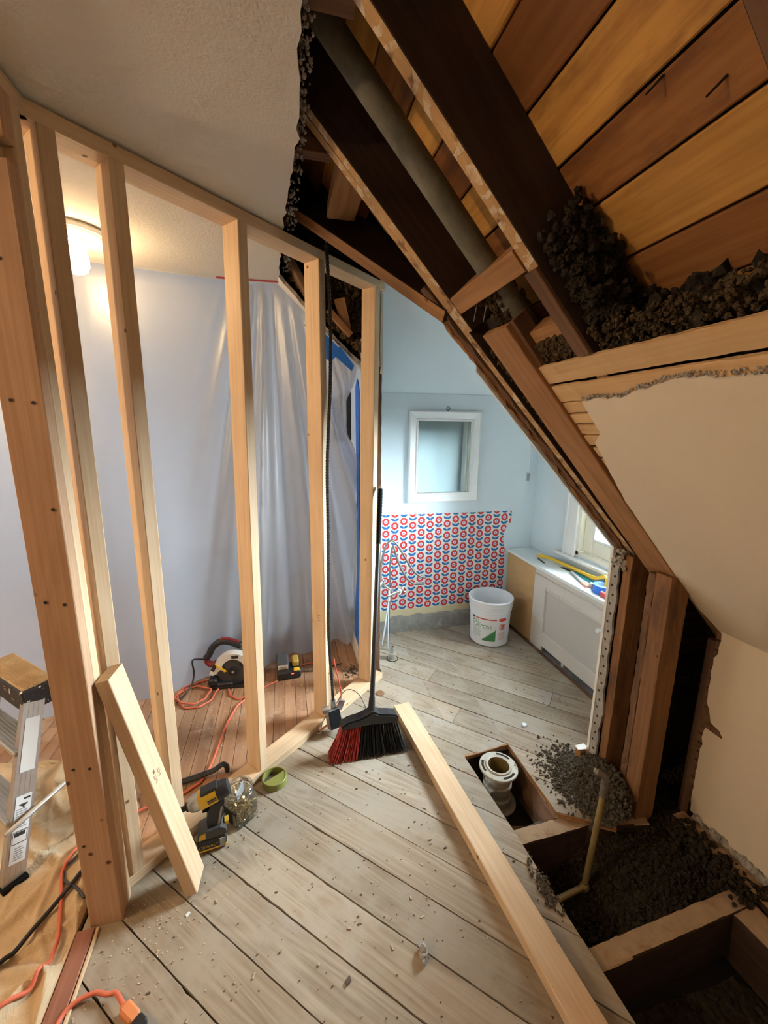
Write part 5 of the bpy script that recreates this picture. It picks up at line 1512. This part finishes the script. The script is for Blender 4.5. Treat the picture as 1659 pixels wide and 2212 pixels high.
b = MB(); b.box((1.688, 1.760, TZ+.014), (.026, .060, .026), R3('Z', 8), ch=.002); b.build('box', [M_['red']], I4, rb)
b = MB(); b.box((1.6925, 1.792, TZ+.014), (.028, .010, .028), R3('Z', 8), ch=.002); b.build('flap', [M_['white']], I4, rb)
gb = thing('spray_bottle_cap', 'little clear container behind the tape roll', 'container', (1.80, 1.90, TZ))
b = MB(); b.lathe([(.0, .0), (.016, .0), (.017, .03), (.013, .04), (.013, .05), (0, .05)], 18, c=(1.815, 1.905, TZ)); b.build('body', [M_['clearplastic']], I4, gb)
o = beam('pencil', (1.735, 2.46, TZ+.005), (1.715, 2.36, TZ+.005), .008, .008, M_['darkgrey']); tag(o, 'short dark pencil under the yellow wrecking bar', 'pencil')
o = beam('wood_slip', (1.80, 2.42, TZ+.008), (1.835, 2.06, TZ+.008), .022, .014, M_['white']); tag(o, 'white trim offcut lying along the window side of the cover', 'offcut')

# ---- bucket
bu = thing('bucket', 'white plastic ALL PURPOSE bucket in the alcove corner', 'bucket', (1.405, 2.50, 0))
UM = WM[bu.name]
b = MB(); b.lathe([(0, .003), (.126, .003), (.134, .010), (.143, .25), (.148, .252), (.150, .258), (.149, .272), (.151, .274), (.153, .280), (.152, .294), (.154, .297), (.156, .304), (.155, .322), (.158, .326), (.158, .336), (.154, .340), (.151, .338), (.150, .330), (.139, .20), (.131, .012), (0, .009)], 64); auto_smooth(b.build('shell', [M_['bucketwhite']], UM, bu), 45)
def bend(r0, a0, z0, tilt=.038, lift=0.0):
    def f(co):
        z = z0+co.y; r = r0+tilt*(z-.01)+.0008+co.z+lift; a = a0+co.x/r0
        return V((r*math.cos(a), r*math.sin(a), z))
    return f
A0 = math.atan2(-2.5, -1.405)
def patch(x0, x1, y0, y1, mat, nm, off=0.0, n=10, top=None):
    f = bend(.1345, A0, 0); b = MB(); vs, fs = [], []
    for k in range(n+1):
        x = x0+(x1-x0)*k/n
        yt = y1 if top is None else top(k/n)
        vs += [f(V((x, y0, off))), f(V((x, yt, off)))]
    for k in range(n): fs.append((2*k, 2*k+2, 2*k+3, 2*k+1))
    b.add(vs, fs); return b.build(nm, [mat], UM, bu)
patch(-.128, .048, .045, .225, M_['lightlabel'], 'label', .0004)
patch(-.095, .048, .208, .216, M_['red'], 'red_stripe', .0009)
patch(-.128, -.100, .205, .220, M_['ink'], 'brand_mark', .0009)
text_mesh('print', 'ALL', .040, M_['green'], UM, bu, warp=bend(.1345, A0-.124/.1345, .176, lift=.0012)).location
text_mesh('print', 'PURPOSE', .035, M_['green'], UM, bu, warp=bend(.1345, A0-.124/.1345, .146, lift=.0012))
for o_ in bu.children:
    pass
tops = [.06, .065, .08, .078, .095, .09, .105, .12, .115, .13, .14]
patch(-.045, .045, .050, .06, M_['green'], 'skyline_print', .0012, 30, lambda t: .055+.085*t+.006*math.sin(t*60))
for k in range(7): patch(-.122, -.060+.004*(k % 3), .128-.009*k, .131-.009*k, M_['greyink'], 'print_line', .0012, 6)
patch(-.122, -.01, .138, .140, M_['greyink'], 'print_rule', .0012, 8)
patch(.062, .120, .055, .225, M_['lightlabel'], 'warning_label', .0004)
patch(.064, .118, .200, .223, M_['red'], 'warning_band', .0010)
M_['pink'] = plain('pale_red_print', (.75, .42, .38), .6)
for k in range(6): patch(.066, .116, .062+.010*k, .067+.010*k, M_['pink'], 'print_line', .0010, 5)
f = bend(.1345, A0, 0)
b = MB(); nn = 28; vs, fs = [], []
for k in range(nn):
    a = 2*math.pi*k/nn
    for r_ in (.024, .019): vs.append(f(V((.091+r_*math.cos(a), .160+r_*math.sin(a), .0012))))
for k in range(nn): fs.append((2*k, 2*((k+1) % nn), 2*((k+1) % nn)+1, 2*k+1))
b.add(vs, fs); b.build('warning_ring', [M_['red']], UM, bu)
patch(.082, .100, .145, .176, M_['red'], 'warning_figure', .0012, 6)

# ---- faucet supply pipes in the alcove
fp = thing('supply_pipes', 'chrome shut-off valves on pipes with two bent tubes by the wallpaper', 'plumbing', (.65, 2.58, 0))
b = MB(); b.cyl((.618, 2.56, .0), (.672, 2.59, .33), .011, .010, 14); b.cyl((.645, 2.50, .0), (.668, 2.585, .33), .007, .007, 12); auto_smooth(b.build('riser', [M_['chrome']], I4, fp))
b = MB(); b.cyl((.676, 2.59, .33), (.678, 2.59, .43), .016, seg=14); b.cyl((.66, 2.575, .37), (.745, 2.56, .405), .010, seg=12); b.cyl((.69, 2.58, .40), (.61, 2.57, .465), .009, seg=12); auto_smooth(b.build('valve_body', [M_['chrome']], I4, fp))
for c_ in ((.752, 2.555, .408), (.612, 2.568, .468)):
    b = MB(); b.blob(c_, .016, 0, 12, 8); b.box(c_, (.012, .012, .070), R3('Y', 25), ch=.004); b.box(c_, (.060, .012, .012), R3('Y', 25), ch=.004); b.build('cross_handle', [M_['chrome']], I4, fp)
b = MB(); b.tube([(.678, 2.59, .42), (.676, 2.6, .55), (.682, 2.6, .66), (.693, 2.6, .715), (.704, 2.6, .70), (.735, 2.6, .60), (.79, 2.6, .49), (.85, 2.6, .435), (.924, 2.6, .426)], .0074, 8, 6); b.build('bent_tube', [M_['copper']], I4, fp, True)
b = MB(); b.tube([(.605, 2.57, .47), (.615, 2.6, .60), (.64, 2.6, .715), (.675, 2.6, .758), (.71, 2.6, .745), (.755, 2.6, .68), (.81, 2.6, .585), (.87, 2.6, .505), (.94, 2.6, .466)], .0074, 8, 6); b.build('bent_tube', [M_['copper']], I4, fp, True)
ps_ = thing('pipe_stub', 'short rusty pipe stub rising through the alcove floor', 'pipe', (.645, 2.395, 0))
b = MB(); b.lathe([(0, .001), (.034, .001), (.034, .003), (.024, .003), (.023, .030), (.026, .032), (.026, .042), (.018, .045), (.016, .085), (.012, .086), (.012, .06), (0, .06)], 22, c=(.645, 2.395, 0)); auto_smooth(b.build('stub', [M_['iron']], I4, ps_), 35)
b = MB(); b.lathe([(0, .0018), (.040, .0018), (.040, .0005)], 22, c=(.645, 2.395, 0)); b.build('hole_edge', [M_['voidblack']], I4, ps_)
b = MB(); b.lathe([(0, .003), (.022, .004), (.026, .0015), (.026, .0)], 20, c=(.483, 2.055, 0)); o = b.build('pipe_plug', [plain('rusty_plug', (.22, .12, .06), .9, var=.5, vscale=120)]); tag(o, 'rusty round plug in the floor behind the broom handle', 'plug')

# ---- debris
def chip(name, pts, h, mat, label_, cat='debris', loc=(0, 0, 0), rz=0):
    M = Matrix.Translation(loc) @ Matrix.Rotation(rz, 4, 'Z')
    b = MB(); b.prism([(x, y, .0005) for x, y in pts], (.001, .001, h)); o = b.build(name, [mat], M); tag(o, label_, cat); return o
b = MB(); b.prism([(-.022, -.012, .001), (.004, -.016, .001), (.022, .0, .001), (.020, .014, .001), (-.006, .010, .001), (-.020, .0, .001)], (.002, .004, .016)); b.blob((.010, .004, .016), .010, .4); b.blob((-.006, -.002, .014), .008, .4)
o = b.build('plaster_chunk', [M_['plaster_edge']], Matrix.Translation((.335, .850, 0)) @ Matrix.Rotation(.9, 4, 'Z')); tag(o, 'grey-brown plaster chunk on the near planks beside the long stud', 'debris')
chip('white_chip', [(-.012, -.009), (.010, -.011), (.012, .006), (.002, .012), (-.010, .008)], .010, M_['chipwhite'], 'small white tile chip on the planks near the flange hole', loc=(1.152, 1.628, 0), rz=.4)
chip('white_chip', [(-.007, -.003), (.006, -.004), (.007, .004), (-.005, .005)], .002, M_['chipwhite'], 'tiny white paint flake beside the foot of the leaning offcut', loc=(-.352, 1.118, 0), rz=.9)
chip('bark_chip', [(-.010, -.004), (.008, -.006), (.012, .004), (-.004, .006)], .004, M_['chipdark'], 'small dark bark chip on the near planks', loc=(.113, .845, 0), rz=.7)
b = MB()
def on_floor():
    while True:
        x, y = random.uniform(-.6, 1.6), random.uniform(.55, 2.7)
        if x < .78 and y < 1.16+(x+.64)*.88-.10 and (x > -.6): return x, y
        if x > 1.04 and y > 1.3 and x < 1.62: return x, y
        if x > .56 and y > 1.58 and x < 1.62: return x, y
for k in range(520):
    x, y = on_floor(); s = random.choice((.0012, .0015, .002, .002, .003, .005))
    b.box((x, y, .0018), (s*random.uniform(1, 3), s, .0022), R3('Z', random.uniform(0, 180)))
o = b.build('wood_crumbs', [M_['chipwood']]); tag(o, 'scattered splinters and wood crumbs across the plank floor', 'debris', kind='stuff')
b = MB()
for k in range(420):
    x, y = on_floor(); s = random.choice((.001, .001, .0015, .0015, .002, .0035))
    b.blob((x, y, .001), (s*random.uniform(.8, 2.2), s, .0015), .4, 5, 4)
for k in range(60):
    b.blob((random.gauss(.44, .03)-.1*random.random(), random.gauss(2.30, .03), .004), random.uniform(.004, .010), .5, 6, 4) if k < 40 else None
o = b.build('dark_grit', [M_['chipdark']]); tag(o, 'dark grit and dirt specks across the floors', 'debris', kind='stuff')
b = MB()
for k in range(260):
    x = random.uniform(-.6, .38); y = random.uniform(max(1.5, 1.45+(x+.5)*.88+.1), 2.4); s = random.choice((.0015, .002, .003))
    b.box((x, y, .0016), (s*1.6, s, .002), R3('Z', random.uniform(0, 180)))
for k in range(140):
    x, y = random.gauss(-.45, .1), random.gauss(1.08, .1); b.box((x, y, .0016), (.003, .0015, .002), R3('Z', random.uniform(0, 180)))
o = b.build('sawdust', [M_['sawdust']]); tag(o, 'pale sawdust flecks around the new studs', 'debris', kind='stuff')
